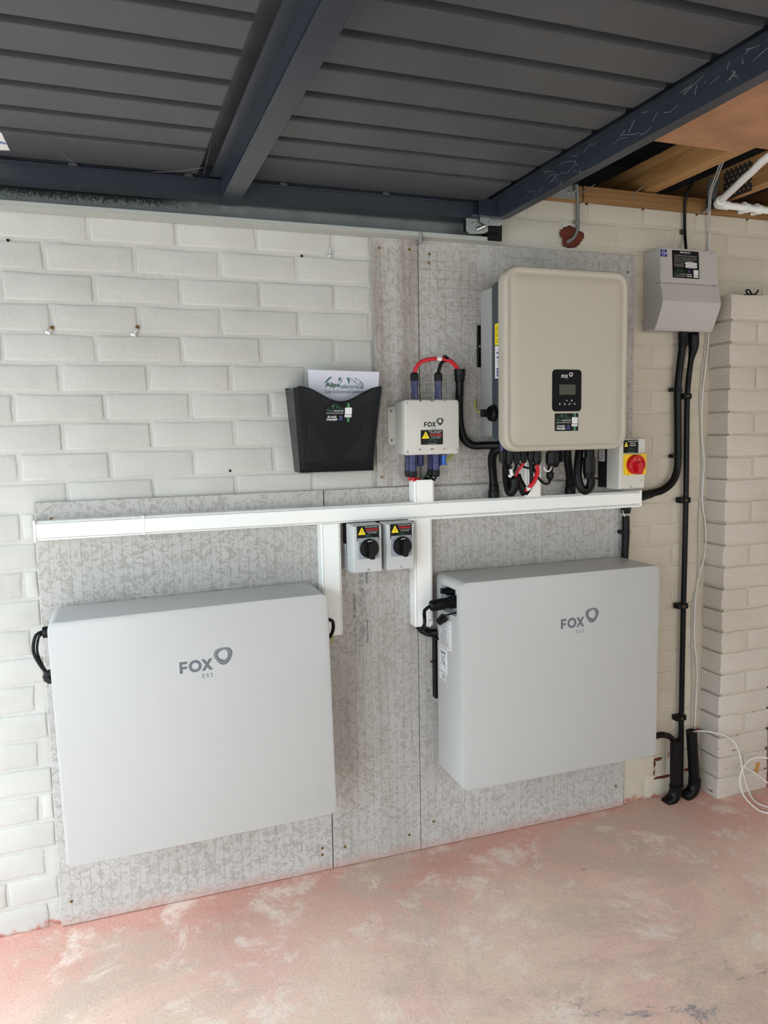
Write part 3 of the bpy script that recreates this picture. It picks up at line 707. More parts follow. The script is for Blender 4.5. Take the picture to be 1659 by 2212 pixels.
p.poly([(22*k, 25*q), (25*k, 28*q), (28*k, 25*q)], 'lwhite'); p.rect(24*k, 21*q, 26*k, 25*q, 'lwhite')
p.poly([(39*k, 24*q), (45*k, 24*q), (42*k, 21*q)], 'lwhite'); p.rect(41*k, 24*q, 43*k, 28*q, 'lwhite')
p.line([(55*k, 25*q), (58*k, 22*q), (62*k, 28*q)], 1.4*k, 'lwhite'); p.line([(72*k, 26*q), (77*k, 26*q), (79*k, 24*q), (77*k, 22*q)], 1.4*k, 'lwhite')
p.done('lettering', dp)
obj('screen', B(dx0+w_*.235, dx0+w_*.795, YF-.0024, YF-.001, dz0+h_*.40, dz0+h_*.645, .0004, 1), 'screen', dp)
for f_, mm in ((.49, 'ledb'), (.665, 'ledw')):
    c = (dx0+w_*f_, YF-.0012, dz0+h_*.263); obj('indicator', Cy(c, (c[0], c[1]-.0014, c[2]), [(0, .0011), (1, .0011)], n=10), mm, dp)
a = at(1198, 931.5, YF); b = at(1249, 931, YF); c = at(1199, 893, YF)
card(iv, (a.x, YF+.0003, a.z), b.x-a.x, c.z-a.z)
# labels on the casing side
XI = 1.2460
def il(py0, py1, mat):
    a = at(1070, py0, x=XI); b = at(1070, py1, x=XI); return sticker(iv, (XI+.0004, -.132, b.z), .040, a.z-b.z, .001, mat, u=(0, -1, 0))+(a.z-b.z,)
pl, p, h_ = il(700, 746, 'lyellow')
pl['label'] = 'yellow hazard label'
for i in range(3):
    z = h_*(.12+.29*i); p.line([(.006, z), (.018, z), (.012, z+.011), (.006, z)], .0012, 'lblack'); p.rect(.022, z+.002, .034, z+.004, 'lblack'); p.rect(.022, z+.007, .034, z+.0085, 'lblack')
p.done('lettering', pl)
pl, p, h_ = il(748, 818, 'lwhite')
pl['label'] = 'white specification label with blue blocks'
for f_ in (.06, .13, .20, .27, .62, .76): p.rect(.010, h_*f_, .030, h_*(f_+.045), 'lblue')
for i in range(5): p.rect(.012, h_*(.42+.03*i), .028, h_*(.43+.03*i), 'lgrey2')
p.done('lettering', pl)
# rotary dc switch and side bracket, seen edge-on
a = at(1068, 893, x=1.2465)
bm = Cy((1.2475, a.y+.0, a.z), (1.230, a.y, a.z), [(0, .024), (.6, .024), (1, .020)], n=20); box(bm, 1.203, 1.232, a.y-.006, a.y+.006, a.z-.010, a.z+.012, .002, 1); obj('rotary_switch', bm, 'black', iv)
a = at(1032, 703, -.02); b = at(1032, 793, -.02)
bm = B(a.x, a.x+.022, -.022, -.0127, b.z, a.z, .001, 1); box(bm, a.x+.010, a.x+.013, -.05, -.0127, b.z, a.z); o = obj('wall_bracket', bm, 'black', iv); screw(o, a.x+.006, -.022, (a.z+b.z)/2, .004, 'zinc')
tag(obj('earth_wire', tube([(1.240, -.02, at(1031, 862, -.02).z), (1.235, -.024, at(1031, 875, -.02).z), (1.240, -.03, at(1040, 888, -.03).z), (1.252, -.045, at(1046, 893, -.03).z)], .0022, 6), 'yelcable', smooth=True), 'thin yellow-green wire at the left side of the inverter', 'cable')
a = at(1047, 893, -.04); bm = bmesh.new()
for i in range(5): cyl(bm, a+Vector((.003*i-.002, -.003*(i % 2), .004*((i*2) % 3)-.002-.002*i)), a+Vector((.003*i+.004, -.004, .004*((i*2) % 3)-.006-.002*i)), [(0, .0035), (1, .003)], n=8)
tag(obj('wire_connector', bm, 'zinc', smooth=True, auto=.5), 'small silver terminal on the earth wire at the inverter side', 'connector')
# glands under the inverter
def gland(root, px, py0, py1, y, r, mat='black', body='navy'):
    a = at(px, py0, y); b = at(px, py1, y); a.x = (a.x+b.x)/2; b.x = a.x
    m_ = a.lerp(b, .42)
    g = obj('gland', Cy(a, m_, [(0, r*.8), (1, r*.8)], n=14), body, root, smooth=True, auto=.6)
    obj('gland_nut', Cy(m_, b, [(0, r), (.7, r), (1, r*.72)], n=16, ribs=1), mat, g); return b
gb = [gland(iv, px, 955, y1, yy, r) for px, y1, yy, r in ((1085, 1000, -.15, .010), (1100.5, 1003, -.15, .0105), (1116, 1002, -.145, .010), (1131, 1000, -.14, .010), (1146, 998, -.14, .010), (1160, 1004, -.14, .0125))]
gb2 = gland(iv, 1194, 955, 1009, -.135, .021, body='black'); gb3 = gland(iv, 1273, 955, 1033, -.12, .020, body='black')
gland(iv, 1215-3, 955, 998, -.12, .009, body='black')
tag(obj('ring_seal', tube([at(1175, 1008, -.15), at(1178, 1016, -.155), at(1186, 1018, -.16), at(1192, 1008, -.155)], .0024, 8), 'whitecable', smooth=True), 'white loop of wire under the large gland', 'cable')
a = at(1188, 1020, -.13); bm = Cy(at(1189, 1008, -.13), at(1188, 1037, -.13), [(0, .010), (.4, .008), (.45, .0115), (.8, .0115), (1, .006)], n=14, ribs=0)
obj('gland', bm, 'black', iv, smooth=True, auto=.5)
tag(obj('data_cable', tube([at(1188, 1036, -.13), at(1186, 1044, -.13), at(1174, 1044, -.125), at(1160, 1028, -.12), at(1152, 1010, -.13), at(1147, 996, -.135)], .0038, 8), 'blackcable', smooth=True), 'thin black cable looping under the inverter from the small gland', 'cable')
tag(obj('data_cable', tube([at(1159, 1000, -.13), at(1146, 1011, -.12), at(1133, 1009, -.115), at(1122, 1002, -.12)], .0032, 8), 'blackcable', smooth=True), 'thin black cable crossing behind the red cable under the inverter', 'cable')
tag(obj('power_cable', tube([gb[5]+Vector((0, 0, .004)), at(1161, 1020, -.145), at(1156, 1036, -.15), at(1148, 1048, -.15), at(1139, 1056, -.145), at(1132, 1063, -.13)], .0064, 10), 'redcable', smooth=True), 'thick red cable curving down from a gland under the inverter', 'cable', 'inverter cables')
tag(obj('power_cable', tube([gb[4]+Vector((0, 0, .004)), at(1148, 1020, -.14), at(1148, 1042, -.142), at(1144, 1056, -.14), at(1136, 1067, -.13)], .0060, 10), 'blackcable', smooth=True), 'thick black cable just behind the thick red one under the inverter', 'cable', 'inverter cables')
for i, (px, mk) in enumerate(((1085, 0), (1101, 1), (1116, 0))):
    tag(obj('string_cable', tube([gb[i]+Vector((0, 0, .004)), at(px*.6+1101*.4+i*2, 1012, -.15), at(1100+3*i, 1027, -.145), at(1102+2.5*i, 1037, -.14)], .0042, 8), 'blackcable', smooth=True),
        ['leftmost thin black cable fanning into the looped conduit', 'middle thin black cable with a white sleeve entering the looped conduit', 'rightmost thin black cable fanning into the looped conduit'][i], 'cable', 'inverter cables')
tag(obj('wire_marker', Cy(at(1103, 1013, -.152), at(1106, 1027, -.150), [(0, .0054), (1, .0054)], n=10), 'lwhite', smooth=True, auto=.6), 'long white sleeve on the middle thin cable under the inverter', 'cable marker')
tag(obj('wire_marker', Cy(at(1099, 1027, -.15), at(1104, 1029, -.15), [(0, .0045), (1, .0045)], n=10), 'lwhite', smooth=True, auto=.6), 'small white sleeve at the mouth of the looped conduit', 'cable marker')
tag(obj('power_cable', tube([at(1131, 1000, -.14), at(1126, 1008, -.135), at(1119, 1016, -.13), at(1114, 1030, -.13)], .0045, 8), 'redcable', smooth=True), 'short red cable behind the black ones under the inverter', 'cable', 'inverter cables')
tag(obj('wire_marker', Cy(at(1145, 1053, -.148), at(1137, 1057, -.145), [(0, .0072), (1, .0072)], n=10), 'lwhite', smooth=True, auto=.6), 'white sleeve at the lower end of the thick red cable', 'cable marker')
tag(obj('cable_sleeve', tube([at(1115, 1026, -.12), at(1120, 1040, -.125), at(1128, 1054, -.13), at(1134, 1066, -.13)], .0135, 12), 'rubber', smooth=True), 'black sleeve slanting down to the trunking below the red cable', 'conduit', 'inverter conduits')
def conduit(pts, r, label, cuff=None, group='inverter conduits', cuff2=None):
    t = thing('corrugated_conduit', label, 'conduit', pts[-1], group)
    obj('hose', corr(pts, r), 'rubber', t, smooth=True)
    for cf in (cuff, cuff2):
        if cf:
            a, b = Vector(cf[0]), Vector(cf[1]); bm = Cy(a, b, [(0, r*1.05), (.1, r*1.18), (.45, r*1.18), (.5, r*1.3), (1, r*1.3)], n=16)
            n_ = (b-a).normalized(); box(bm, a.lerp(b, .3).x-.004, a.lerp(b, .3).x+.004, a.y-r*1.32, a.y-r, min(a.z, b.z)+abs(a.z-b.z)*.2, min(a.z, b.z)+abs(a.z-b.z)*.6, .001, 1); obj('cuff', bm, 'black', t, smooth=True, auto=.6)
    return t
v = lambda px, py, y: at(px, py, y)
e1 = v(1067, 1050, -.038); e1b = Vector((e1.x, -.038, 1.1052))
conduit([v(1100, 975, -.11), v(1085, 970, -.09), v(1070, 974, -.07), v(1063, 988, -.055), v(1064, 1015, -.042), e1], .0132, 'corrugated conduit leftmost under the inverter, dropping straight into the trunking', (e1+Vector((0, 0, .006)), e1b))
conduit([v(1094, 992, -.10), v(1094, 1020, -.11), v(1097, 1050, -.125), v(1103, 1064, -.14), v(1111, 1052, -.150), v(1111, 1034, -.150)], .0138, 'corrugated conduit bent into a narrow U, taking the thin black cables')
e2 = v(1232, 1038, -.036); e2b = Vector((e2.x, -.036, 1.1052))
conduit([v(1226, 968, -.06), v(1226, 990, -.055), v(1229, 1015, -.045), e2], .0132, 'corrugated conduit straight down, left of the wide U-shaped one', (e2+Vector((0, 0, .004)), e2b))
conduit([v(1253, 965, -.09), v(1249, 1000, -.095), v(1248, 1030, -.10), v(1254, 1052, -.105), v(1264, 1060, -.11), v(1275, 1050, -.115), v(1278, 1030, -.12)], .0138, 'corrugated conduit bent into a wide U up to the right-hand gland')
conduit([v(993, 800, -.05), v(993, 835, -.045), v(992, 880, -.035), v(994, 918, -.03), v(1003, 948, -.032), v(1022, 962, -.04), v(1050, 962, -.06), v(1085, 962, -.09), v(1100, 966, -.10)], .0128,
        'corrugated conduit curving from beside the junction box to under the inverter', (v(993, 825, -.047), v(993, 797, -.05)))

# ================================================================== JUNCTION BOX
jb = thing('junction_box', 'small pale grey junction box with hazard label and blue glands', 'electrical box', (1.063, -.0127, 1.245))
bm = bmesh.new(); plateY(bm, .978, 1.146, 1.246, 1.400, .008, [(-.0128, .001), (-.075, .0), (-.0755, -.0015), (-.094, -.0015), (-.0985, .0005), (-.1, .004)], 5); obj('housing', bm, 'jb', jb, smooth=True, auto=.5)
bm = bmesh.new(); loft(bm, [[(a, y, b) for a, b in ((.957, 1.283), (.963, 1.275), (.980, 1.273), (.980, 1.386), (.963, 1.384), (.957, 1.376))] for y in (-.0127, -.0165)]); fl = obj('flange', bm, 'jb', jb)
for z in (1.287, 1.372): screw(fl, .967, -.0165, z, .0045, 'zinc')
for x, z in ((.984, 1.392), (1.140, 1.392), (.984, 1.254), (1.140, 1.254)): screw(jb, x, -.1, z, .0036, 'zinc')
foxlogo(jb, at(916, 922, -.1).x, -.1, at(916, 922, -.1).z, .054, 'lblack')
a = at(909, 961, -.1); b = at(957, 961, -.1); c = at(909, 929, -.1)
warn(jb, (a.x, -.0998, a.z), b.x-a.x, c.z-a.z, ['PV Array', 'Junction Box', 'Contains live parts', 'during daylight'], 'DANGER')
p = Print((0, -.1, 0))
for (px, py, s_) in ((908, 866, '+'), (934, 866, 'PCS'), (960, 866, '-'), (907, 971, '+'), (934, 970, 'BAT'), (960, 970, '-')):
    c = at(px, py, -.1)
    if s_ == '+': p.rect(c.x-.0032, c.z-.0008, c.x+.0032, c.z+.0008, 'lblack'); p.rect(c.x-.0008, c.z-.0032, c.x+.0008, c.z+.0032, 'lblack', .0005)
    elif s_ == '-': p.rect(c.x-.0034, c.z-.0008, c.x+.0034, c.z+.0008, 'lblack')
    else: p.text(s_, c.x-.0055, c.z-.0022, c.x+.0055, c.z+.0022, 'lblack')
p.done('lettering', jb)
def jgland(px, py0, py1, pyn, y, r=.0105):
    a = at(px, py0, y); b = at(px, py1, y); b.x = a.x; c = at(px, pyn, y); c.x = a.x
    g = obj('gland', Cy(a, b, [(0, r), (.3, r), (.32, r*.9), (.6, r*.9), (.62, r), (1, r)], n=16, ribs=1), 'navy', jb)
    obj('gland_nut', Cy(b, c, [(0, r*1.15), (.8, r*1.12), (1, r*.8)], n=16, ribs=1), 'black', g)
    return c
zt = 1.3995
t1 = jgland(896, 862, 823, 805, -.055); t2 = jgland(947, 862, 823, 805, -.055)
t3 = jgland(891, 975, 1018, 1031, -.078); t4 = jgland(882, 975, 1016, 1030, -.040); t5 = jgland(941, 975, 1015, 1030, -.078); t6 = jgland(931, 975, 1013, 1029, -.040)
for px, y, m_ in ((907, -.05, 'navy'), (945, -.035, 'navy')):
    a = at(px, 975, y); b = at(px, 1007, y); obj('blanked_gland', Cy(a, (a.x, y, b.z), [(0, .0105), (.9, .0105), (1, .009)], n=14, ribs=1), m_, jb)
a = at(958, 985, -.078); b = at(958, 1004, -.078); obj('plug', Cy(a, (a.x, -.078, b.z), [(0, .007), (.9, .007), (.92, .010), (1, .010)], n=14), 'blue', jb, smooth=True, auto=.5)
a = at(958, 972, -.078); obj('gland', Cy((a.x, -.078, a.z), (a.x, -.078, a.z-.016), [(0, .0095), (1, .0095)], n=14), 'navy', jb)
tag(obj('power_cable', tube([t1-Vector((0, 0, .006)), at(898, 797, -.056), at(908, 783, -.058), at(928, 776, -.06), at(950, 775, -.06), at(970, 779, -.058), at(984, 790, -.054), at(990, 800, -.05)], .0058, 10), 'redcable', smooth=True), 'red cable arching over the junction box into the corrugated conduit', 'cable')
tag(obj('power_cable', tube([t2-Vector((0, 0, .006)), at(949, 796, -.056), at(955, 782, -.057), at(968, 777, -.055), at(980, 785, -.05), at(989, 800, -.046)], .0052, 10), 'blackcable', smooth=True), 'black cable bending from the right-hand top gland of the junction box', 'cable')
tag(obj('wire_marker', Cy(at(943, 774, -.06), at(953, 775.5, -.06), [(0, .0066), (1, .0066)], n=12), 'lwhite', smooth=True, auto=.5), 'white sleeve on top of the red cable arch', 'cable marker')
tag(obj('cable_tie', Cy(at(959, 772, -.058), at(966, 777, -.055), [(0, .0085), (1, .0085)], n=12), 'black', smooth=True, auto=.5), 'black cable tie binding the red and black arching cables', 'cable tie')
st = 1.171
for a, px, m_, lb in ((t4, 905, 'redcable', 'rear red wire between the left glands and the trunking stub'), (t3, 908, 'redcable', 'front red wire between the left glands and the trunking stub'),
                      (t5, 921, 'blackcable', 'front black wire looping from the right glands into the trunking stub'), (t6, 914, 'blackcable', 'rear black wire looping from the right glands into the trunking stub')):
    e = at(px, 1038, -.045); m_d = (a+e)/2
    tag(obj('link_wire', tube([a+Vector((0, 0, .003)), a+Vector((.004 if px < 910 else -.004, .002, -.010)), Vector((m_d.x, m_d.y, st+.004)), Vector((e.x, -.045, st-.004)), Vector((e.x, -.04, st-.02))], .0034, 8), m_, smooth=True), lb, 'cable', 'wires below the junction box')
tag(obj('link_wire', tube([at(929, 1012, -.03), at(922, 1024, -.035), at(918, 1034, -.04), Vector((at(917, 1040, -.045).x, -.045, st-.02))], .0036, 8), 'greencable', smooth=True), 'green wire entering the trunking stub below the junction box', 'cable')
tag(obj('earth_wire', tube([at(962, 996, -.05), at(970, 990, -.045), at(977, 983, -.04), at(981, 975, -.035)], .0026, 6), 'yelcable', smooth=True), 'short yellow-green wire under the right corner of the junction box', 'cable')

# ================================================================== DC ISOLATORS
def dciso(x0, x1, z0, z1, label):
    t = thing('dc_isolator', label, 'isolator switch', ((x0+x1)/2, -.0127, z0), 'grey isolator switches')
    obj('back_box', B(x0-.0, x1-.004, -.052, -.0127, z0+.002, z1-.002, .002, 1), 'black', t)
    bm = bmesh.new(); plateY(bm, x0, x1, z0, z1, .004, [(-.050, .0), (-.088, .0), (-.0885, .002), (-.091, .002), (-.0915, .0005), (-.108, .0025), (-.110, .005)], 3); obj('housing', bm, 'lgrey', t)
    cx, cz = (x0+x1)/2+.002, z0+.071
    obj('dial_plate', B(cx-.031, cx+.029, -.116, -.109, cz-.029, cz+.030, .001, 1), 'mgrey', t)
    bm = Cy((cx, -.115, cz), (cx, -.127, cz), [(0, .0275), (.5, .0275), (.8, .0265), (1, .0245)], n=32); kn = obj('knob', bm, 'black', t, smooth=True, auto=.5)
    bm = bmesh.new(); loft(bm, [[(cx+a*s_, y, cz+b*s_) for a, b in ((-.0085, .020), (.003, .022), (.009, .014), (.009, -.028), (.0, -.030), (-.0055, -.026), (-.0085, -.01))] for y, s_ in ((-.126, 1), (-.143, .94), (-.145, .86))])
    obj('handle', bm, 'black', kn)
    p = Print((cx, -.1272, cz)); p.poly([(-.008, .0225), (.006, .0235), (.005, .0155), (-.001, .018), (-.006, .0145)], 'lwhite'); p.done('marking', kn)
    p = Print((cx, -.1161, cz)); p.text('O', -.0285, .015, -.0245, .0205, 'lblack'); p.done('lettering', t)
    warn(t, (x0+.0125, -.1098, z1-.0455), .066, .0425, ['PV Array DC Isolator', 'Contains live parts', 'during daylight'], 'WARNING')
    screw(t, cx-.002, -.110, z0+.010, .0042, 'lgrey')
    return t
d1 = dciso(.8125, .9005, .917, 1.0545, 'left one of the two grey rotary isolators under the trunking')
d2 = dciso(.9115, .9995, .9175, 1.0545, 'right one of the two grey rotary isolators under the trunking')
pl, p = sticker(d1, (.8128, -.016, .918), .030, .075, .0005, 'lwhite', u=(0, -1, 0), v=(0, 0, 1), label='pale type label on the side')
for i in range(8): p.rect(.004, .006+.0075*i, .02+.004*(i % 3), .008+.0075*i, 'lgrey2')
p.done('lettering', pl)

# ================================================================== AC ISOLATOR
ac = thing('ac_isolator', 'white isolator box with red rotary knob on a yellow plate', 'isolator switch', (1.73, -.0127, 1.119))
x0, x1 = 1.682, 1.779
obj('back_box', B(1.684, 1.776, -.066, -.0127, 1.121, 1.277, .002, 1), 'black', ac)
bm = bmesh.new(); plateY(bm, x0, x1, 1.119, 1.279, .004, [(-.064, 0), (-.125, .0005), (-.130, .004)], 3); obj('housing', bm, 'jb', ac)
pl, p = sticker(ac, (1.6838, -.020, 1.205), .030, .05, .0005, 'lwhite', u=(0, -1, 0), label='pale type label on the side')
for i in range(7): p.rect(.004, .005+.006*i, .02+.004*(i % 3), .007+.006*i, 'lgrey2')
p.done('lettering', pl)
yk = -.130
ya = at(1347, 981, yk); yb_ = at(1347, 1026, yk); px0, px1 = ya.x, at(1390, 1000, yk).x
obj('yellow_plate', B(px0, px1+.003, -.141, -.129, yb_.z, ya.z, .001, 1), 'yellow', ac)
cx, cz = at(1375, 1003.5, -.15).x, at(1375, 1003.5, -.15).z
bm = Cy((cx, -.140, cz), (cx, -.158, cz), [(0, .0305), (.7, .0305), (.9, .029), (1, .0275), (1.001, .0235), (.72, .022)], n=36)
kn = obj('knob', bm, 'red', ac, smooth=True, auto=.5)
bm = bmesh.new(); loft(bm, [[(cx+a*s_, y, cz+b*s_) for a, b in ((-.012, .006), (.003, .009), (.010, .004), (.009, -.029), (.0, -.031), (-.009, -.027))] for y, s_ in ((-.150, 1), (-.170, .95), (-.173, .86))]); obj('handle', bm, 'red', kn)
p = Print((cx, -.1541, cz))
for a in (-.012, .006): p.rect(a, .0155, a+.0045, .0185, 'lyellow')
p.done('marking', kn)
p = Print((px0, -.1411, yb_.z)); p.text('O', .007, .038, .012, .045, 'lblack', False); p.text('ON', .005, .002, .012, .0048, 'lblack'); p.done('lettering', ac)
pl, p = sticker(ac, (at(1347, 979, yk).x-.001, -.1298, at(1347, 979, yk).z), .056, .041, .002, label='black label naming the main isolator')
p.poly([(.003, .020), (.017, .020), (.010, .036)], 'lyellow'); p.line([(.0105, .031), (.009, .027), (.011, .027), (.0098, .022)], .0007, 'lblack', .0006)
p.text('SOLAR PV SYSTEM', .016, .0345, .053, .0375, 'lwhite'); p.text('MAIN AC', .026, .0280, .044, .0318, 'lwhite'); p.text('ISOLATOR', .024, .0215, .046, .0255, 'lwhite')
hills(p, .015, .006, .040, .017, w=.0004); p.text('Alps electrical', .015, .0045, .040, .006, 'ldgreen', False); p.text('Solar & Electrical Solutions', .015, .0015, .040, .003, 'lwhite', False); p.done('lettering', pl)
p = Print((at(1381, 1039, yk).x, -.130, at(1381, 1039, yk).z)); p.text('EUROPA', 0, 0, .0145, .003, 'lgrey2', False); p.done('lettering', ac)
screw(ac, at(1362, 1052, yk).x, -.130, at(1362, 1052, yk).z, .0042, 'lgrey')

# ================================================================== CONSUMER UNIT
cu = thing('consumer_unit', 'white metal consumer unit with a curved flap and a black notice', 'fuse box', (1.97, 0, 1.62))
bx0, bx1 = 1.861, 2.086
bm = B(bx0, bx1, -.056, -.0012, 1.626, 1.875, .001, 1); obj('enclosure', bm, 'cu', cu)
def prism(x0, x1, pr):
    bm = bmesh.new(); loft(bm, [[(x, y, z) for y, z in pr] for x in (x0, x1)]); return bm
up = prism(bx0-.003, bx1+.001, [(-.0565, 1.7675), (-.0865, 1.7675), (-.0785, 1.877), (-.074, 1.879), (-.0565, 1.878)])
bmesh.ops.bevel(up, geom=up.edges[:], offset=.0012, segments=2, affect='EDGES'); uc = obj('upper_cover', up, 'cu', cu)
lo_ = [(-.0565, 1.766), (-.086, 1.766), (-.0885, 1.755), (-.0935, 1.735), (-.0985, 1.716), (-.0995, 1.7095), (-.0985, 1.7045), (-.092, 1.684), (-.078, 1.655), (-.066, 1.629), (-.060, 1.622), (-.0565, 1.6215)]
bm = prism(bx0-.003, bx1+.003, lo_); obj('flap', bm, 'cu', cu, smooth=True, auto=.25)
for px in (1437.5, 1544):
    a = at(px, 610.5 if px < 1500 else 614, -.088); obj('latch', B(a.x-.0045, a.x+.0045, -.0893, -.084, 1.7635, 1.7675, .0006, 1), 'mgrey', cu)
N_ = Vector((0, -.1095, -.008)); vv = Vector((0, .008, .1095)).normalized()
o_ = Vector((bx0-.003, -.0866, 1.7675))
def cuP(px, py):   # point on the sloping cover
    y = -.082; q_ = at(px, py, y)
    for _ in range(3): y = -.0866+(q_.z-1.7675)*.008/.1095; q_ = at(px, py, y)
    return q_
a, b, c = cuP(1453, 599.5), cuP(1510.5, 601), cuP(1453, 540)
pl, p = sticker(cu, a+Vector((0, -.0002, 0)), b.x-a.x, (c-a).dot(vv), .003, v=vv, label='black notice headed important with two white date boxes')
w_, h_ = b.x-a.x, (c-a).dot(vv); k = w_/100; q = h_/100
p.text('IMPORTANT', 30*k, 90.5*q, 68*k, 96*q, 'lwhite'); p.line([(3*k, 88*q), (97*k, 88*q)], .0003, 'lgrey2')
for i, s_ in enumerate(('This installation should be periodically inspected', 'and tested and a report on its condition obtained,', 'as prescribed in the IET Wiring Regulations BS 7671', 'Requirements for Electrical Installations.')):
    p.text(s_, 7*k, (79.5-6.6*i)*q, (91-(12 if i == 3 else 0))*k, (83.5-6.6*i)*q, 'lwhite', False)
p.text('Date of last inspection', 7*k, 52.5*q, 46*k, 56*q, 'lwhite', False); p.text('Recommended date', 7*k, 46*q, 42*k, 49.5*q, 'lwhite', False); p.text('of next inspection', 7*k, 39.5*q, 40*k, 43*q, 'lwhite', False)
for yy, s_ in ((50, '22/07/25'), (39.5, '22/07/30')):
    p.rect(48*k, yy*q, 92*k, (yy+8)*q, 'lwhite', .0004); p.rect(55*k, (yy-1.5)*q, 85*k, (yy+9.5)*q, 'lwhite', .0005); p.text(s_, 57*k, (yy+1)*q, 84*k, (yy+7)*q, 'lgrey2', False, .0008)
hills(p, 5*k, 16*q, 46*k, 33*q, w=.0006); p.text('Alps', 5*k, 11*q, 20*k, 18*q, 'ldgreen'); p.text('electrical', 23*k, 12*q, 47*k, 16.5*q, 'lwhite', False); p.text('Solar & Electrical Solutions', 5*k, 5*q, 47*k, 8.5*q, 'lwhite', False)
p.text('01642', 52*k, 12*q, 70*k, 17*q, 'lwhite'); p.text('790489', 51*k, 4.5*q, 72*k, 9.5*q, 'lwhite'); p.rect(58*k, 21*q, 65*k, 30*q, 'lpurple')
p.rect(78*k, 12.5*q, 96*k, 32*q, 'lwhite', .0005); p.rect(78*k, 4*q, 96*k, 11*q, 'lwhite', .0005)
p.done('lettering', pl)
a, b, c = cuP(1427, 554), cuP(1440.5, 555), cuP(1427, 538.3)
pl, p = sticker(cu, a+Vector((0, -.0002, 0)), b.x-a.x, (c-a).dot(vv), .0005, 'lblue', v=vv, label='small blue maker plate with a white diamond')
w_, h_ = b.x-a.x, (c-a).dot(vv)
p.line([(w_*.48, h_*.05), (w_*.82, h_*.5), (w_*.48, h_*.95), (w_*.16, h_*.5), (w_*.48, h_*.05)], .0011, 'lwhite'); p.rect(w_*.28, h_*.45, w_*.95, h_*.54, 'lwhite', .0005); p.done('marking', pl)
a = cuP(1533, 547.5); p = Print(a, v=vv); p.rect(0, 0, .005, .0016, 'lgrey2'); p.rect(.006, 0, .0095, .0016, 'lgrey2'); p.rect(.0115, 0, .0155, .0016, 'lgrey2'); p.done('marking', uc)

# ================================================================== POUCH WITH LEAFLET
po = thing('document_pouch', 'black plastic wall pouch with a dipped front edge', 'document holder', (.78, 0, 1.205))
yb, yf0, yf1 = -.0012, -.085, -.118      # back, front at bottom, front at top
zb0 = 1.204
bx = lambda z: ((.678-(z-zb0)*.085, .891+(z-zb0)*.085))      # tapering sides
def topz(u):     # dipped front rim, u 0..1
    s_ = min(1, max(0, (u-.06)/.90)); return 1.434-.040*(.5-.5*math.cos(2*math.pi*s_))
bm = bmesh.new(); nu, nv = 28, 12; V = {}
def yF(f): return yf0+(yf1-yf0)*f
for th, tag_ in ((0, 'o'), (.003, 'i')):
    for i in range(nu+1):
        for j in range(nv+1):
            u = i/nu; zt_ = topz(u); z = zb0+(zt_-zb0)*j/nv; xl, xr = bx(z); rx = .016
            x = xl+(xr-xl)*u; f = (z-zb0)/.228; y = yF(f)
            e = min(x-xl, xr-x)
            if e < rx: y += rx-math.sqrt(max(0, rx*rx-(rx-e)**2))
            if z-zb0 < .010: y += (.010-(z-zb0))*.8
            V[tag_, i, j] = bm.verts.new((x if 0 < i < nu else x+(th if i == 0 else -th), y+th, z+(th if j == 0 else 0)))
for t_ in 'oi':
    for i in range(nu):
        for j in range(nv): bm.faces.new((V[t_, i, j], V[t_, i+1, j], V[t_, i+1, j+1], V[t_, i, j+1]))
for i in range(nu): bm.faces.new((V['o', i, nv], V['o', i+1, nv], V['i', i+1, nv], V['i', i, nv])); bm.faces.new((V['o', i, 0], V['o', i+1, 0], V['i', i+1, 0], V['i', i, 0]))
for j in range(nv):
    for i in (0, nu): bm.faces.new((V['o', i, j], V['o', i, j+1], V['i', i, j+1], V['i', i, j]))
obj('front_shell', bm, 'pouch', po, smooth=True, auto=.7)
def side(xf):
    bm = bmesh.new(); d = .0028 if xf == 0 else -.0028; L = []
    for f in (0, 1):
        z = zb0 if f == 0 else 1.432; xx = bx(z)[xf]; y = yF((z-zb0)/.228)+.016
        L.append([(xx+dd, yy, z) for dd, yy in ((0, y), (0, yb), (d, yb), (d, y))])
    loft(bm, L); return bm
obj('side_wall', side(0), 'pouch', po); obj('side_wall', side(1), 'pouch', po)
xl, xr = bx(zb0); obj('base', B(xl, xr, -.080, yb, zb0, zb0+.0035, .001, 1), 'pouch', po)
bm = bmesh.new(); L = []
for z in (zb0, 1.437):
    xl, xr = bx(z); L.append([(xl, yb, z), (xr, yb, z), (xr, yb-.003, z), (xl, yb-.003, z)])
loft(bm, L); box(bm, bx(1.435)[0], bx(1.435)[0]+.045, -.0075, yb, 1.431, 1.437, .001, 1); obj('back_plate', bm, 'pouch', po)
bm = bmesh.new()    # rim bead
sweep(bm, [Vector((bx(topz(i/40))[0]+(bx(topz(i/40))[1]-bx(topz(i/40))[0])*(.03+.94*i/40), yF((topz(.03+.94*i/40)-zb0)/.228)+.001, topz(.03+.94*i/40))) for i in range(41)], .0028, 8); obj('rim', bm, 'pouch', po, smooth=True)
def pocket_on(px, py):
    y = -.1; q_ = at(px, py, y)
    for _ in range(4): y = yF((q_.z-zb0)/.228); q_ = at(px, py, y)
    return q_
nf = Vector((0, -.228, (yf1-yf0)*1)).normalized()
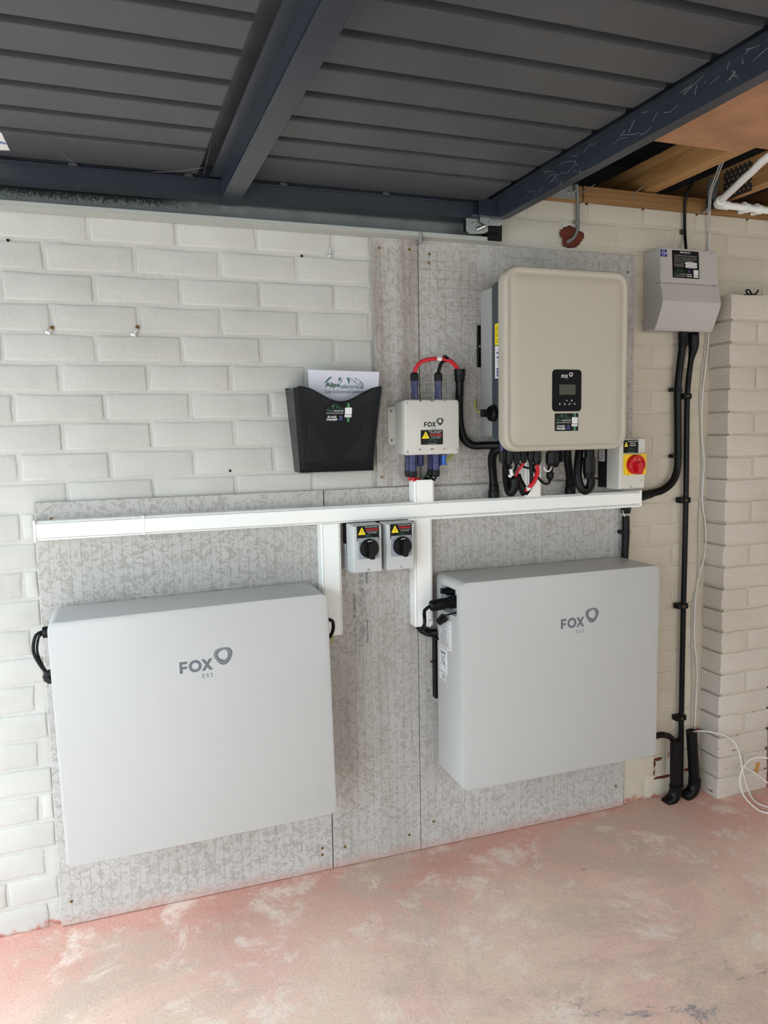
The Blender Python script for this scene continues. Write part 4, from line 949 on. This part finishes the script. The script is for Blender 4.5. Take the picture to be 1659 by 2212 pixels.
for pts in (((668, 912), (676, 908), (681, 918), (686, 945), (697, 967), (712, 984), (711, 992), (700, 997), (668, 998), (661, 994)), ((797, 908), (800, 913), (795, 985), (788, 992), (750, 994), (742, 988), (748, 976), (768, 955), (780, 935), (784, 915))):
    bm = bmesh.new(); q_ = [pocket_on(a, b) for a, b in pts]; c = sum(q_, Vector())/len(q_)
    loft(bm, [[v_+Vector((0, .0015, 0)) for v_ in q_], [v_+Vector((0, -.0006, 0)) for v_ in q_], [v_.lerp(c, .03)+Vector((0, -.0012, 0)) for v_ in q_]]); obj('grip_pad', bm, 'pouchp', po)
vv2 = Vector((0, (yf1-yf0), .228)).normalized(); a = pocket_on(701, 912); b = pocket_on(761, 912); c = pocket_on(702, 871.5)
card(po, a+Vector((0, -.0005, 0)), b.x-a.x, (c-a).dot(vv2), v=vv2)
# leaflet
le = thing('leaflet', 'white leaflet with green hills logo standing in the black pouch', 'leaflet', (.80, -.02, 1.25))
yp = -.060; pa = at(665.5, 798.5, yp); pb_ = at(819.5, 803.5, yp); pw = pb_.x-pa.x; pt = (pa.z+pb_.z)/2
bm = bmesh.new(); L = []
for y in (yp, yp+.0035): L.append([(pa.x, y, pa.z), (pb_.x, y, pb_.z), (pb_.x-.022, y+.012, zb0+.008), (pa.x+.012, y+.012, zb0+.008)])
loft(bm, L); sh = obj('sheet', bm, 'paper', le)
p = Print((0, yp-.0004, 0))
def q2(px, py): v_ = at(px, py, yp-.0004); return v_.x, v_.z
def tx(s_, x0, y1, x1, y0, m_, bo): a = q2(x0, y1); b = q2(x1, y0); p.text(s_, a[0], a[1], b[0], b[1], m_, bo, .0003)
tx('Alps', 702, 839, 734, 826, 'ldgreen', True); tx('electrical', 736, 839.5, 784, 830, 'ldgreen', False); tx('Solar & Electrical Solutions', 701.5, 849.5, 787, 842, 'lgrey2', False)
for pts in (((700, 829), (708, 818), (713, 814), (717, 814), (711, 820), (704, 827)), ((732, 815.3), (737, 815.3), (735, 821), (731, 824.5)), ((737, 821), (742, 816), (738, 822), (736.5, 827), (734.5, 828)), ((748.5, 816), (754, 816.2), (755.5, 823), (755, 829), (752.5, 825)), ((766, 816.2), (769, 816.5), (773, 820.5), (769.5, 819.5))):
    p.poly([q2(*t_) for t_ in pts], 'ldgreen', .0003)
for pts in (((754, 816.2), (761, 820), (767, 824), (773.5, 831.5)), ((767, 824), (764, 826.5)), ((773, 820.5), (779, 824), (785, 831)), ((779, 824), (775, 831.5)), ((780, 825), (781, 831.5)), ((753, 826), (752.5, 831.5))):
    p.line([q2(*t_) for t_ in pts], .0013, 'ldgreen', .0003)
p.done('lettering', sh)

# ================================================================== WALL CABLES AND CONDUITS
yw = -.018
cw = conduit([v(1475, 716, -.03), v(1474, 745, -.026), v(1468, 795, -.022), v(1464, 840, -.02), v(1464, 900, -.02), v(1464.5, 960, -.02), v(1463, 1010, -.022), v(1453, 1040, -.026), v(1432, 1058, -.03), v(1410, 1065, -.03), Vector((1.84, -.033, 1.084))], .0128,
        'long corrugated conduit from under the consumer unit curving to the trunking end', (v(1475, 748, -.026), v(1476, 717, -.03)), 'wall conduits', (v(1408, 1066, -.03), Vector((1.8255, -.033, 1.083))))
bm = bmesh.new()
for px, py in ((1464, 842), (1464, 985)):
    c = v(px, py, -.02); cyl(bm, c+Vector((0, 0, .006)), c-Vector((0, 0, .006)), [(0, .0142), (1, .0142)], n=16); box(bm, c.x-.024, c.x-.012, -.026, -.0012, c.z-.006, c.z+.006, .002, 1)
obj('conduit_clip', bm, 'black', cw)
cm = thing('mains_conduit', 'straight smooth black conduit running down the wall to the floor', 'conduit', v(1468, 1700, yw), 'wall conduits')
xs_ = [(1498, 718), (1498, 750), (1493, 775), (1489, 805), (1485.5, 840), (1484, 880), (1483, 960), (1482, 1060), (1479, 1200), (1476, 1320), (1473, 1480), (1471, 1600), (1470, 1700)]
bm = bmesh.new(); path = catmull([v(a, b, -.030 if b < 790 else yw) for a, b in xs_], .01)
def rr(i):
    z = path[i].z; return .0178 if z > 1.585 else .0178-(1.585-z)/.05*.0085 if z > 1.535 else .0093
sweep(bm, path, rr, 12); obj('sheath', bm, 'blackcable', cm, smooth=True)
for px, py in ((1483, 856), (1481, 1080), (1476, 1308), (1472, 1549)):
    c = v(px, py, yw); bm = B(c.x-(.0165 if py < 900 else .029), c.x+.013, -.030, -.0012, c.z-.0095, c.z+.0095, .002, 1); s_ = obj('saddle_clip', bm, 'black', cm)
    screw(s_, c.x-(.004 if py < 900 else .008), -.030, c.z, .0042, 'brass')
e3 = v(1352, 1103, -.03)
t = conduit([Vector((e3.x, -.03, 1.02)), Vector((e3.x+.001, -.03, .95)), Vector((e3.x-.002, -.03, .88)), Vector((e3.x-.006, -.03, .80))], .0130, 'corrugated conduit dropping from the trunking behind the right battery', (Vector((e3.x, -.03, 1.03)), Vector((e3.x, -.03, 1.0562))), 'wall conduits')
bm = bmesh.new(); cyl(bm, (e3.x-.001, -.03, .975), (e3.x-.001, -.03, .960), [(0, .0146), (1, .0146)], n=16); box(bm, e3.x-.02, e3.x-.012, -.034, -.0127, .962, .974, .001, 1); obj('conduit_clip', bm, 'black', t)
tag(obj('stray_wire', tube([Vector((e3.x-.012, -.03, 1.056)), Vector((e3.x-.014, -.034, 1.035)), Vector((e3.x-.010, -.04, 1.02))], .0018, 6), 'whitecable', smooth=True), 'short white wire beside the conduit under the trunking end', 'cable')
# arc conduit below the second drop
tag(obj('conduit_elbow', corr([Vector((1.040, -.034, .728)), Vector((1.050, -.034, .714)), Vector((1.075, -.034, .702)), Vector((1.11, -.036, .700))], .0128, .007, 12, .002), 'rubber'), 'black ribbed bend leaving the bottom of the right trunking drop', 'conduit')
# drain pipes at the floor
def fpipe(px, ptop, pbot, label, lean=0., fx=-.03):
    a = v(px[0], ptop, -.045); b = v(px[1], pbot, -.045); r = .0185
    t = thing('cable_duct', label, 'pipe', (b.x, -.05, 0), 'black ducts at the floor')
    bm = bmesh.new(); cyl(bm, b, a, [(0, r), (1, r)], n=20); bm.faces.ensure_lookup_table(); obj('pipe', bm, 'black', t, smooth=True, auto=.6)
    bm = bmesh.new(); cyl(bm, a, a+(a-b).normalized()*.002, [(0, r*1.02), (1, r*1.02), (1.001, r*.86), (-3., r*.84)], n=20); obj('rim', bm, 'black', t)
    p1 = b+Vector((0, 0, .012)); bm = bmesh.new(); sweep(bm, catmull([p1, b-Vector((0, 0, .012)), b+Vector((-.010, 0, -.034)), b+Vector((-.032, 0, -.046)), b+Vector((-.045, 0, -.048))], .006), lambda i: .0215 if i < 14 else .0185, 18)
    obj('elbow', bm, 'black', t, smooth=True, auto=.7); return a, b
A1 = fpipe((1459, 1459), 1600, 1702, 'left black duct elbow at the floor with the flat hose entering its top')
A2 = fpipe((1494, 1500), 1580, 1688, 'right black duct elbow at the floor, thin white cables in its top')
tag(obj('flat_hose', tube([Vector((1.76, -.06, .250)), v(1418, 1589, -.055), v(1436, 1588, -.05), v(1450, 1594, -.047), A1[0]+Vector((0, 0, -.02))], .0105, 12), 'rubber', smooth=True), 'black hose arching from behind the right battery into the left duct', 'hose')
# thin pale cables down the corner
def pale(pts, r, label, m_='whitecable', y=-.006, g='thin pale cables in the corner'):
    tag(obj('data_cable', tube([v(a, b, y) for a, b in pts], r, 6, .02), m_, smooth=True), label, 'cable', g)
pale([(1531, 500), (1528, 540), (1526, 716), (1520, 780), (1513, 850), (1515, 930), (1517, 1000), (1515, 1060), (1510, 1120), (1510, 1210), (1508, 1260), (1497, 1300), (1495, 1380), (1497, 1480), (1494, 1560), (1494, 1590)], .0022, 'thin pale cable nearest the black conduit, down the corner into the duct', 'palegrey')
pale([(1534, 500), (1532, 540), (1531, 716), (1525, 790), (1518, 850), (1516, 930), (1521, 1000), (1517, 1080), (1524, 1130), (1524, 1190), (1510, 1245), (1502, 1300), (1500, 1380), (1506, 1450), (1502, 1540), (1500, 1590)], .0024, 'thin white cable bulging towards the pier, down the corner into the duct')
tag(obj('data_cable', tube([v(1606, 314, -.38), v(1582, 326, -.33), v(1563, 350, -.26), v(1549, 385, -.17), v(1538, 412, -.10), v(1534, 450, -.03), v(1533, 505, -.007)], .0021, 6, .02), 'palegrey', smooth=True), 'right strand of the pale twin cable hanging from the joists', 'cable', 'thin pale cables in the corner')
tag(obj('data_cable', tube([v(1602, 313, -.37), v(1576, 326, -.32), v(1558, 350, -.25), v(1544, 384, -.16), v(1534, 414, -.09), v(1531, 450, -.026), v(1530, 505, -.007)], .0021, 6, .02), 'palegrey', smooth=True), 'left strand of the pale twin cable hanging from the joists', 'cable', 'thin pale cables in the corner')
bc = thing('supply_cable', 'black cable dropping from the joists into the top of the consumer unit', 'cable', v(1482, 537, -.01))
obj('sheath', tube([v(1612, 312, -.27), v(1575, 325, -.22), v(1545, 340, -.17), v(1515, 368, -.10), v(1490, 405, -.04), v(1480, 435, -.018), v(1479, 480, -.010), v(1480, 515, -.012), v(1482, 540, -.03)], .0048, 8, .015), 'blackcable', bc, smooth=True)
c = v(1479, 431, -.016); obj('clip', Cy(c, c-Vector((0, .006, 0)), [(0, .005), (1, .004)], n=10), 'zinc', bc)
bc = thing('grey_cable', 'grey cable hanging from the timber into the broken brick', 'cable', v(1228, 526, -.004))
obj('sheath', tube([v(1245, 398, -.03), v(1248, 425, -.015), v(1248, 470, -.008), v(1247, 498, -.008), v(1238, 515, -.010), v(1224, 524, -.004)], .0055, 8, .01), 'greycable', bc, smooth=True)
c = v(1247, 481, -.012); obj('clip', Cy(c+Vector((-.008, 0, .004)), c+Vector((.004, 0, -.002)), [(0, .006), (1, .007)], n=10), 'greycable', bc)
# white extension lead loops at lower right
def z0p(px, py, z=.004): return at(px, py, z=z)
tag(obj('white_cable', tube([A2[0]+Vector((.004, -.004, .0)), v(1515, 1579, -.08), v(1545, 1583, -.105), v(1575, 1594, -.11), v(1592, 1612, -.112), v(1600, 1640, -.115), v(1605, 1670, -.125), Vector(z0p(1616, 1706, .03)), Vector(z0p(1632, 1732, .006)), Vector(z0p(1662, 1744)), Vector(z0p(1700, 1748))], .0026, 8, .015), 'whitecable', smooth=True), 'white cable rising from the right duct, then falling to the floor before the pier', 'cable', 'white lead loops by the pier')
tag(obj('white_cable', tube([Vector(z0p(1700, 1754)), Vector(z0p(1655, 1756)), Vector(z0p(1630, 1744, .006)), Vector(z0p(1606, 1718, .03)), v(1598, 1690, -.13), v(1601, 1668, -.125), v(1612, 1648, -.12), v(1630, 1637, -.12), v(1660, 1638, -.14), v(1700, 1650, -.16)], .0026, 8, .015), 'whitecable', smooth=True), 'white cable loop standing against the pier and leaving the picture at the right', 'cable', 'white lead loops by the pier')
tag(obj('white_cable', tube([v(1599, 1654.5, -.135), v(1608, 1657, -.137), v(1630, 1669, -.14), v(1650, 1685, -.145), v(1690, 1715, -.16)], .0024, 8, .015), 'whitecable', smooth=True), 'white cable slanting down to the right across the dry tape mark', 'cable', 'white lead loops by the pier')
# tape mark on the pier
bm = bmesh.new(); q_ = [at(a, b, -.0925) for a, b in ((1634, 1647), (1642, 1646), (1640, 1657), (1637, 1672), (1629, 1669), (1632, 1658))]
loft(bm, [[v_+Vector((0, .002, 0)) for v_ in q_], [v_+Vector((0, -.0004, 0)) for v_ in q_]]); obj('adhesive_mark', bm, 'orangetape', pier)

# ================================================================== GARAGE DOOR OVERHEAD
gd = thing('garage_door', 'open dark grey up-and-over garage door leaf overhead with ribbed panels', 'garage door', (.5, -.06, 1.91))
ZB, ZP = 1.91, 1.957
skx = .016
def sk(bm):      # the leaf hangs very slightly askew
    for v_ in bm.verts: v_.co.x += skx*(-v_.co.y-.06)
    return bm
def gob(name, bm, m_, par=gd): return obj(name, sk(bm), m_, par)
gob('backing_sheet', B(-.86, 1.27, -4.09, -.064, ZP+.028, ZP+.032), 'door')
yy = [-.105, -.1725]+[-.281-.1165*k for k in range(18)]
ys = [(-.104, -.268)]+[(-.2855-.1165*k, -.2855-.1165*k-.0995) for k in range(32)]
for xa, xb in ((-.83, -.33), (-.255, .435), (.565, 1.225)):
    for ya, yb2 in ys:
        bm = bmesh.new(); e = .007; 
        loft(bm, [[(xa, ya, ZP+.0285), (xb, ya, ZP+.0285), (xb, yb2, ZP+.0285), (xa, yb2, ZP+.0285)], [(xa+.004, ya-.004, ZP+.001), (xb-.004, ya-.004, ZP+.001), (xb-.004, yb2+.004, ZP+.001), (xa+.004, yb2+.004, ZP+.001)],
                  [(xa+e, ya-e, ZP), (xb-e, ya-e, ZP), (xb-e, yb2+e, ZP), (xa+e, yb2+e, ZP)]]); gob('panel', bm, 'door')
def beam(x0, x1, flip=False):
    """pressed steel cross member: bottom flange, web, upper flange"""
    bm = bmesh.new(); y0, y1 = -.040, -4.10
    box(bm, x0, x1, y1, y0, ZB-.002, ZB+.0005); box(bm, x0, x1, y0-.003, y0, ZB, ZB+.02); box(bm, x0, x0+.003, y1, y0-.04, ZB+.003, ZP-.002); box(bm, x1-.003, x1, y1, y0-.04, ZB+.003, ZP-.002)
    box(bm, x0-.030, x0+.003, y1, y0-.042, ZP-.004, ZP); box(bm, x1-.003, x1+.020, y1, y0-.042, ZP-.004, ZP); return bm
gob('cross_beam', beam(.489, .539), 'doorframe')
gob('cross_beam', beam(-.33, -.28), 'doorframe')
bm = bmesh.new(); box(bm, 1.262, 1.292, -4.10, -.125, ZB, ZB+.003); box(bm, 1.262, 1.265, -4.10, -.09, ZB+.003, ZP+.034); box(bm, 1.243, 1.2625, -4.10, -.09, ZP+.004, ZP+.008); box(bm, 1.289, 1.292, -4.10, -.125, ZB+.003, ZB+.02)
gob('end_rail', bm, 'doorframe')
bm = bmesh.new(); box(bm, -.86, -.83, -4.10, -.06, ZB, ZB+.003); box(bm, -.833, -.83, -4.10, -.09, ZB+.003, ZP+.012); gob('end_rail', bm, 'doorframe')
bm = bmesh.new(); box(bm, -.86, 1.262, -.102, -.047, ZB+.0, ZB+.004); box(bm, -.86, 1.262, -.102, -.099, ZB+.004, ZP-.003); box(bm, -.86, 1.262, -.113, -.099, ZP-.012, ZP-.008); box(bm, -.86, 1.262, -.102, -.099, ZP-.008, ZP+.02); gob('side_rail', bm, 'doorframe')
bm = bmesh.new(); box(bm, -.86, 1.262, -4.10, -4.06, ZB+.0, ZB+.004); box(bm, -.86, 1.262, -4.063, -4.06, ZB+.004, ZP); gob('side_rail', bm, 'doorframe')
for px in (157, 410-3, 610, 832):
    a = at(px, 360+.05*px, -.105); gob('clip', B(a.x-.010, a.x+.010, -.113, -.100, ZP-.009, ZP-.001, .001, 1), 'door')
# corner bracket and roller
bm = bmesh.new(); box(bm, 1.180, 1.292, -.125, -.062, ZB+.003, ZB+.006); loft(bm, [[(a, y, b) for a, b in ((1.20, ZB+.006), (1.292, ZB+.006), (1.292, ZB+.05), (1.20, ZB+.05))] for y in (-.125, -.122)]); gob('corner_gusset', bm, 'doorframe')
rb = thing('roller_bracket', 'silver roller bracket at the inner corner of the garage door', 'bracket', (1.24, -.07, 1.87))
yb_ = -.095
def bpt(px, py): q_ = at(px, py, yb_); return (q_.x, q_.z)
bm = bmesh.new(); q_ = [bpt(*t_) for t_ in ((1007, 471), (1033, 455), (1054, 468), (1054, 500), (1046, 504), (1016, 505), (1007, 497))]
loft(bm, [[(a, y, b) for a, b in q_] for y in (yb_, yb_+.003)]); obj('cam_plate', bm, 'zinc', rb)
bm = bmesh.new(); q_ = [bpt(*t_) for t_ in ((1034, 455), (1083, 458), (1083, 483), (1077, 490), (1048, 489), (1034, 481))]
loft(bm, [[(a, y, b) for a, b in q_] for y in (yb_-.010, yb_-.007)]); obj('fixing_plate', bm, 'zinc', rb)
for px, py, r, yy_ in ((1061, 479, .0075, -.105), (1050, 467, .005, -.105), (1029, 468, .005, -.096), (1024, 484, .005, -.096)):
    a = at(px, py, yy_); obj('bolt', Cy((a.x, yy_, a.z), (a.x, yy_-.008, a.z), [(0, r), (.7, r), (1, r*.7)], n=6 if r > .006 else 12), 'zinc', rb)
bm = bmesh.new(); cyl(bm, at(1031, 496, -.10), at(1050, 488, -.115), [(0, .0062), (1, .0062)], n=12); obj('roller_pin', bm, 'zinc', rb, smooth=True, auto=.6)
obj('carrier', B(1.18, 1.285, yb_+.003, -.066, 1.880, 1.912), 'black', rb)
# track on the wall
tr = thing('door_track', 'grey steel garage door track along the top of the brickwork, mould stained at the left', 'track', (.2, -.0012, 1.862))
obj('channel', B(-.9, 1.262, -.022, -.0012, 1.868, 1.916), 'track', tr)
bm = bmesh.new(); box(bm, -.9, 1.306, -.056, -.0012, 1.8625, 1.868); box(bm, -.9, 1.306, -.056, -.053, 1.868, 1.8745); obj('lower_lip', bm, 'lip', tr)
obj('upper_lip', B(-.9, 1.262, -.026, -.0012, 1.915, 1.918), 'track', tr)
a = at(904, 515, -.03); bm = bmesh.new(); box(bm, a.x-.010, a.x+.002, -.058, -.0555, 1.842, 1.875); box(bm, a.x-.0, a.x+.003, -.058, -.0128, 1.846, 1.8624); obj('hanger', bm, 'zinc', tr)
obj('end_stop', B(1.262, 1.309, -.060, -.0012, 1.864, 1.912, .002, 1), 'black', tr)
for px, py in ((1068, 502), (1057, 500)):
    a = at(px, py, -.061); screw(tr, a.x, -.060, a.z, .004, 'zinc')
# door sticker at the frame edge
q_ = [at(a, b, z=ZP) for a, b in ((3, 286), (21, 324.5), (-40, 322), (-58, 283))]
bm = bmesh.new(); loft(bm, [[v_ for v_ in q_], [v_-Vector((0, 0, .0006)) for v_ in q_]])
for v_ in bm.verts: v_.co.z -= .0002
stk = obj('sticker', bm, 'lwhite', gd); stk['label'] = 'white sticker with a blue logo'
c = (at(2, 307, z=ZP-.001)); ux = (q_[1]-q_[2]).normalized(); uy = (q_[0]-q_[1]).normalized()
p = Print(c, ux, uy)
if p.n.z > 0: p = Print(c, -ux, uy)
for s_ in (1, -1):
    pass
pts = [(-.012, .006), (-.004, .0075), (.006, -.001), (.010, -.008), (.007, -.012), (-.001, -.009), (-.006, -.001), (-.012, -.004)]
sg = 1 if p.u.dot(ux) > 0 else -1
p.poly([(sg*a, b) for a, b in pts], 'lbblue', .0006); p.line([(sg*-.01, .002), (sg*-.002, .002), (sg*.006, -.008)], .002, 'lwhite', .0009); p.done('marking', stk)
# cobwebs
bm = bmesh.new()
for i in range(46):
    px = random.uniform(1130, 1640); s_ = (px-1130)/510; py = 445-s_*290+random.uniform(-26, 2); z_ = random.uniform(1.93, 1.945)
    a = Vector((1.258, at(px, py, x=1.258).y, random.uniform(1.915, 1.965))); b = a+Vector((random.uniform(-.002, .0), random.uniform(-.07, .07), random.uniform(-.02, .02)))
    a.x += skx*(-a.y-.06); b.x = 1.258+skx*(-b.y-.06)
    mdl = (a+b)/2+Vector((-.002, 0, random.uniform(-.008, .004))); sweep(bm, catmull([a, mdl, b], .02), .00028, 3)
for (a, b) in (((440, 376), (455, 310)), ((330, 372), (440, 362)), ((100, 350), (140, 372)), ((150, 345), (200, 392)), ((130, 330), (160, 350))):
    sweep(bm, [at(*a, z=1.95), at((a[0]+b[0])/2, (a[1]+b[1])/2+3, z=1.948), at(*b, z=1.952)], .0003, 3)
o = obj('cobweb', bm, 'web', gd); o['kind'] = 'stuff'

# ================================================================== PIPES, HANGERS, PLATES ABOVE
pp = thing('overflow_pipe', 'white plastic pipe running along the wall plate and up over the joists', 'pipe', (2.109, -.04, 2.02))
J = at(1549, 441, -.045)
obj('pipe', Cy(J+Vector((.02, 0, -.001)), J+Vector((.75, 0, -.012)), [(0, .0112), (1, .0112)], n=16), 'pvcw', pp, smooth=True, auto=.6)
K = at(1659, 338, z=2.036); dr = (K-J).normalized()
obj('pipe', tube([J+dr*.02, J+dr*.16, J+dr*.30, K+Vector((.0, -.03, 0)), K+Vector((.10, -.12, 0)), K+Vector((.6, -.5, 0))], .0112, 14), 'pvcw', pp, smooth=True)
bm = bmesh.new(); sweep(bm, [J+dr*.045, J+dr*.012, J+Vector((.004, .0, 0)), J+Vector((.045, 0, -.001))], .0148, 16); obj('elbow', bm, 'pvcw', pp, smooth=True, auto=.8)
for px in (1613, 1640): 
    x_ = at(px, 452, -.045).x; c = Vector((x_, -.045, J.z-.001-(x_-J.x)*.015)); bm = bmesh.new(); cyl(bm, c-Vector((.006, 0, 0)), c+Vector((.006, 0, 0)), [(0, .0150), (1, .0150)], n=16); box(bm, x_-.008, x_+.008, -.04, -.013, c.z-.012, c.z+.022, .002, 1); obj('pipe_clip', bm, 'pvcw', pp)
# perforated joist hanger plate
jh = thing('joist_hanger', 'dark perforated metal joist hanger beside the pale cables', 'bracket', (2.165, -.05, 2.03))
bm = bmesh.new(); X_ = 2.1715; ya, yb2, za, zb2 = -.010, -.13, 2.062, 2.158
nx, nz = 13, 12; dy = (yb2-ya)/nx; dz = (zb2-za)/nz
for i in range(nx):
    for j in range(nz):
        y0, z0 = ya+dy*i, za+dz*j
        if (j % 2 == 1): 
            if (i+(j//2)) % 2 == 0: box(bm, X_-.0015, X_, y0+dy, y0, z0, z0+dz)
        else: box(bm, X_-.0015, X_, y0+dy, y0, z0, z0+dz)
obj('perforated_plate', bm, 'galv', jh)
bm = bmesh.new(); a = at(1521, 412, -.05); loft(bm, [[(2.075, -.045, 2.12), (2.115, -.050, 2.12), (2.115, -.047, 2.12), (2.075, -.042, 2.12)], [(2.085, -.025, 2.028), (2.118, -.028, 2.028), (2.118, -.025, 2.028), (2.085, -.022, 2.028)]]); obj('strap', bm, 'galv', jh)
for px, py in ((1527, 455), (1533, 440)):
    a = at(px, py, -.030); obj('bolt', Cy((a.x, -.013, a.z), (a.x, -.034, a.z), [(0, .006), (1, .006)], n=8), 'zinc', jh)
zp = thing('fixing_plate', 'small zinc plate with bright bolts on the wall plate, just right of the door rail', 'bracket', (1.54, -.012, 2.02))
a = at(1210, 412, -.014); b = at(1243, 405, -.014)
bm = B(a.x-.03, b.x, -.0155, -.0122, 2.018, 2.062, .001, 1); obj('plate', bm, 'zinc', zp)
for px, py in ((1216, 411), (1230, 415), (1240, 415)):
    c = at(px, py, -.016); obj('bolt', Cy((c.x, -.0155, c.z), (c.x, -.022, c.z), [(0, .0055), (1, .004)], n=10), 'zinc', zp)
for pts, lb in ((((1255, 416), (1270, 408), (1286, 398)), 'thin twig-like wire end sticking out of the timber, left one'), (((1362, 424), (1375, 414), (1392, 402)), 'thin twig-like wire end sticking out of the timber, right one')):
    bm = tube([at(*pts[0], -.014), at(*pts[1], -.03), at(*pts[2], -.05)], .0014, 5); tube([at(pts[0][0]+1, pts[0][1]-1, -.014), at(pts[0][0]+8, pts[0][1]+5, -.02)], .0011, 5, bm=bm)
    tag(obj('wire_end', bm, 'greycable'), lb, 'wire', 'wire ends in the timber')
tag(obj('red_tag', B(2.1705, 2.1712-.006+.006, -.225, -.213, 2.115, 2.130, .001, 1), 'red'), 'small red blob on the right-hand joist', 'tag') if False else None
c = at(1641, 310, x=2.170); bm = bmesh.new(); bmesh.ops.create_icosphere(bm, subdivisions=2, radius=.008, matrix=Matrix.Translation(c+Vector((-.004, 0, 0))))
tag(obj('red_clip', bm, 'red', smooth=True), 'small red clip on the joist at the right edge', 'clip')
# ================================================================== SMALL WALL THINGS
def plug(px, py, tpx, tpy, lb):
    c = at(px, py, -.0015); t = thing('wall_screw', lb, 'screw', (c.x, 0, c.z-.02), 'old screws in the brickwork')
    screw(t, c.x, -.0015, c.z, .0055, 'brass', 'screw_head')
    a = at(tpx, tpy, -.004); bm = Cy((c.x, -.001, c.z-.004), a, [(0, .0025), (1, .0045)], n=8); cyl(bm, a+Vector((-.006, .002, .002)), a+Vector((.004, -.004, -.003)), [(0, .0042), (1, .003)], n=7); obj('torn_plug', bm, 'lwhite', t)
plug(112, 708, 105, 718, 'old screw with a torn white plug, left one of the pair in the left brickwork')
plug(296.5, 707, 289, 723, 'old screw with a torn white plug, right one of the pair in the left brickwork')
c = at(711, 552, -.002); bm = Cy((c.x, .0, c.z), (c.x, -.012, c.z-.003), [(0, .006), (1, .0035)], n=8); cyl(bm, (c.x, -.003, c.z), (c.x+.003, -.006, c.z+.018), [(0, .002), (1, .0025)], n=6)
tag(obj('wall_plug', bm, 'lgrey'), 'pale torn plug in the mortar above the painted bricks beside the boards', 'plug')
for px, py in ((17, 519), (652, 553), (497, 1017)):
    c = at(px, py, -.0); bm = Cy((c.x, .004, c.z), (c.x, -.0012, c.z), [(0, .0035), (1, .0035)], n=9); obj('drill_hole', bm, 'lblack', back)
c = at(1472, 501, -.002); bm = B(c.x-.008, c.x+.006, -.006, -.0012, c.z-.009, c.z+.008, .003, 1)
tag(obj('clip_base', bm, 'galv'), 'small grey-green clip base on the wall above the consumer unit', 'clip')
# clutter on the pier ledge
bm = bmesh.new(); a = at(1607, 637, -.05); 
tube([Vector((a.x, -.05, 1.749)), Vector((a.x+.03, -.055, 1.751)), Vector((a.x+.06, -.05, 1.750)), Vector((a.x+.085, -.045, 1.752))], .0042, 7, bm=bm)
tube([Vector((a.x+.02, -.05, 1.752)), Vector((a.x+.008, -.05, 1.765)), Vector((a.x+.022, -.05, 1.768)), Vector((a.x+.034, -.05, 1.754)), Vector((a.x+.05, -.052, 1.757)), Vector((a.x+.062, -.05, 1.770))], .0028, 7, bm=bm)
tag(obj('wire_scrap', bm, 'blackcable', smooth=True), 'tangle of dark wire lying on top of the brick pier', 'wire')
# things stored right of the pier
cr = thing('storage_crate', 'grey ribbed plastic crate standing behind the brick pier', 'crate', (2.60, -.04, 0))
obj('body', B(2.42, 2.78, -.072, -.004, .145, .36, .004, 1), 'crate', cr)
for z in (.15, .19, .235, .28, .325, .352): obj('rib', B(2.414, 2.786, -.080, -.002, z, z+.010, .002, 1), 'crate', cr)
cr2 = thing('orange_tub', 'orange-red plastic tub on the floor right of the pier', 'tub', (2.50, -.10, 0))
bm = Cy((2.52, -.085, .001), (2.52, -.085, .128), [(0, .070), (.05, .074), (1, .082)], n=32); obj('body', bm, 'orange', cr2, smooth=True, auto=.6)
bm = Cy((2.52, -.085, .128), (2.52, -.085, .144), [(0, .086), (.3, .088), (.8, .088), (1, .08)], n=32); obj('lid', bm, 'crate', cr2, smooth=True, auto=.6)
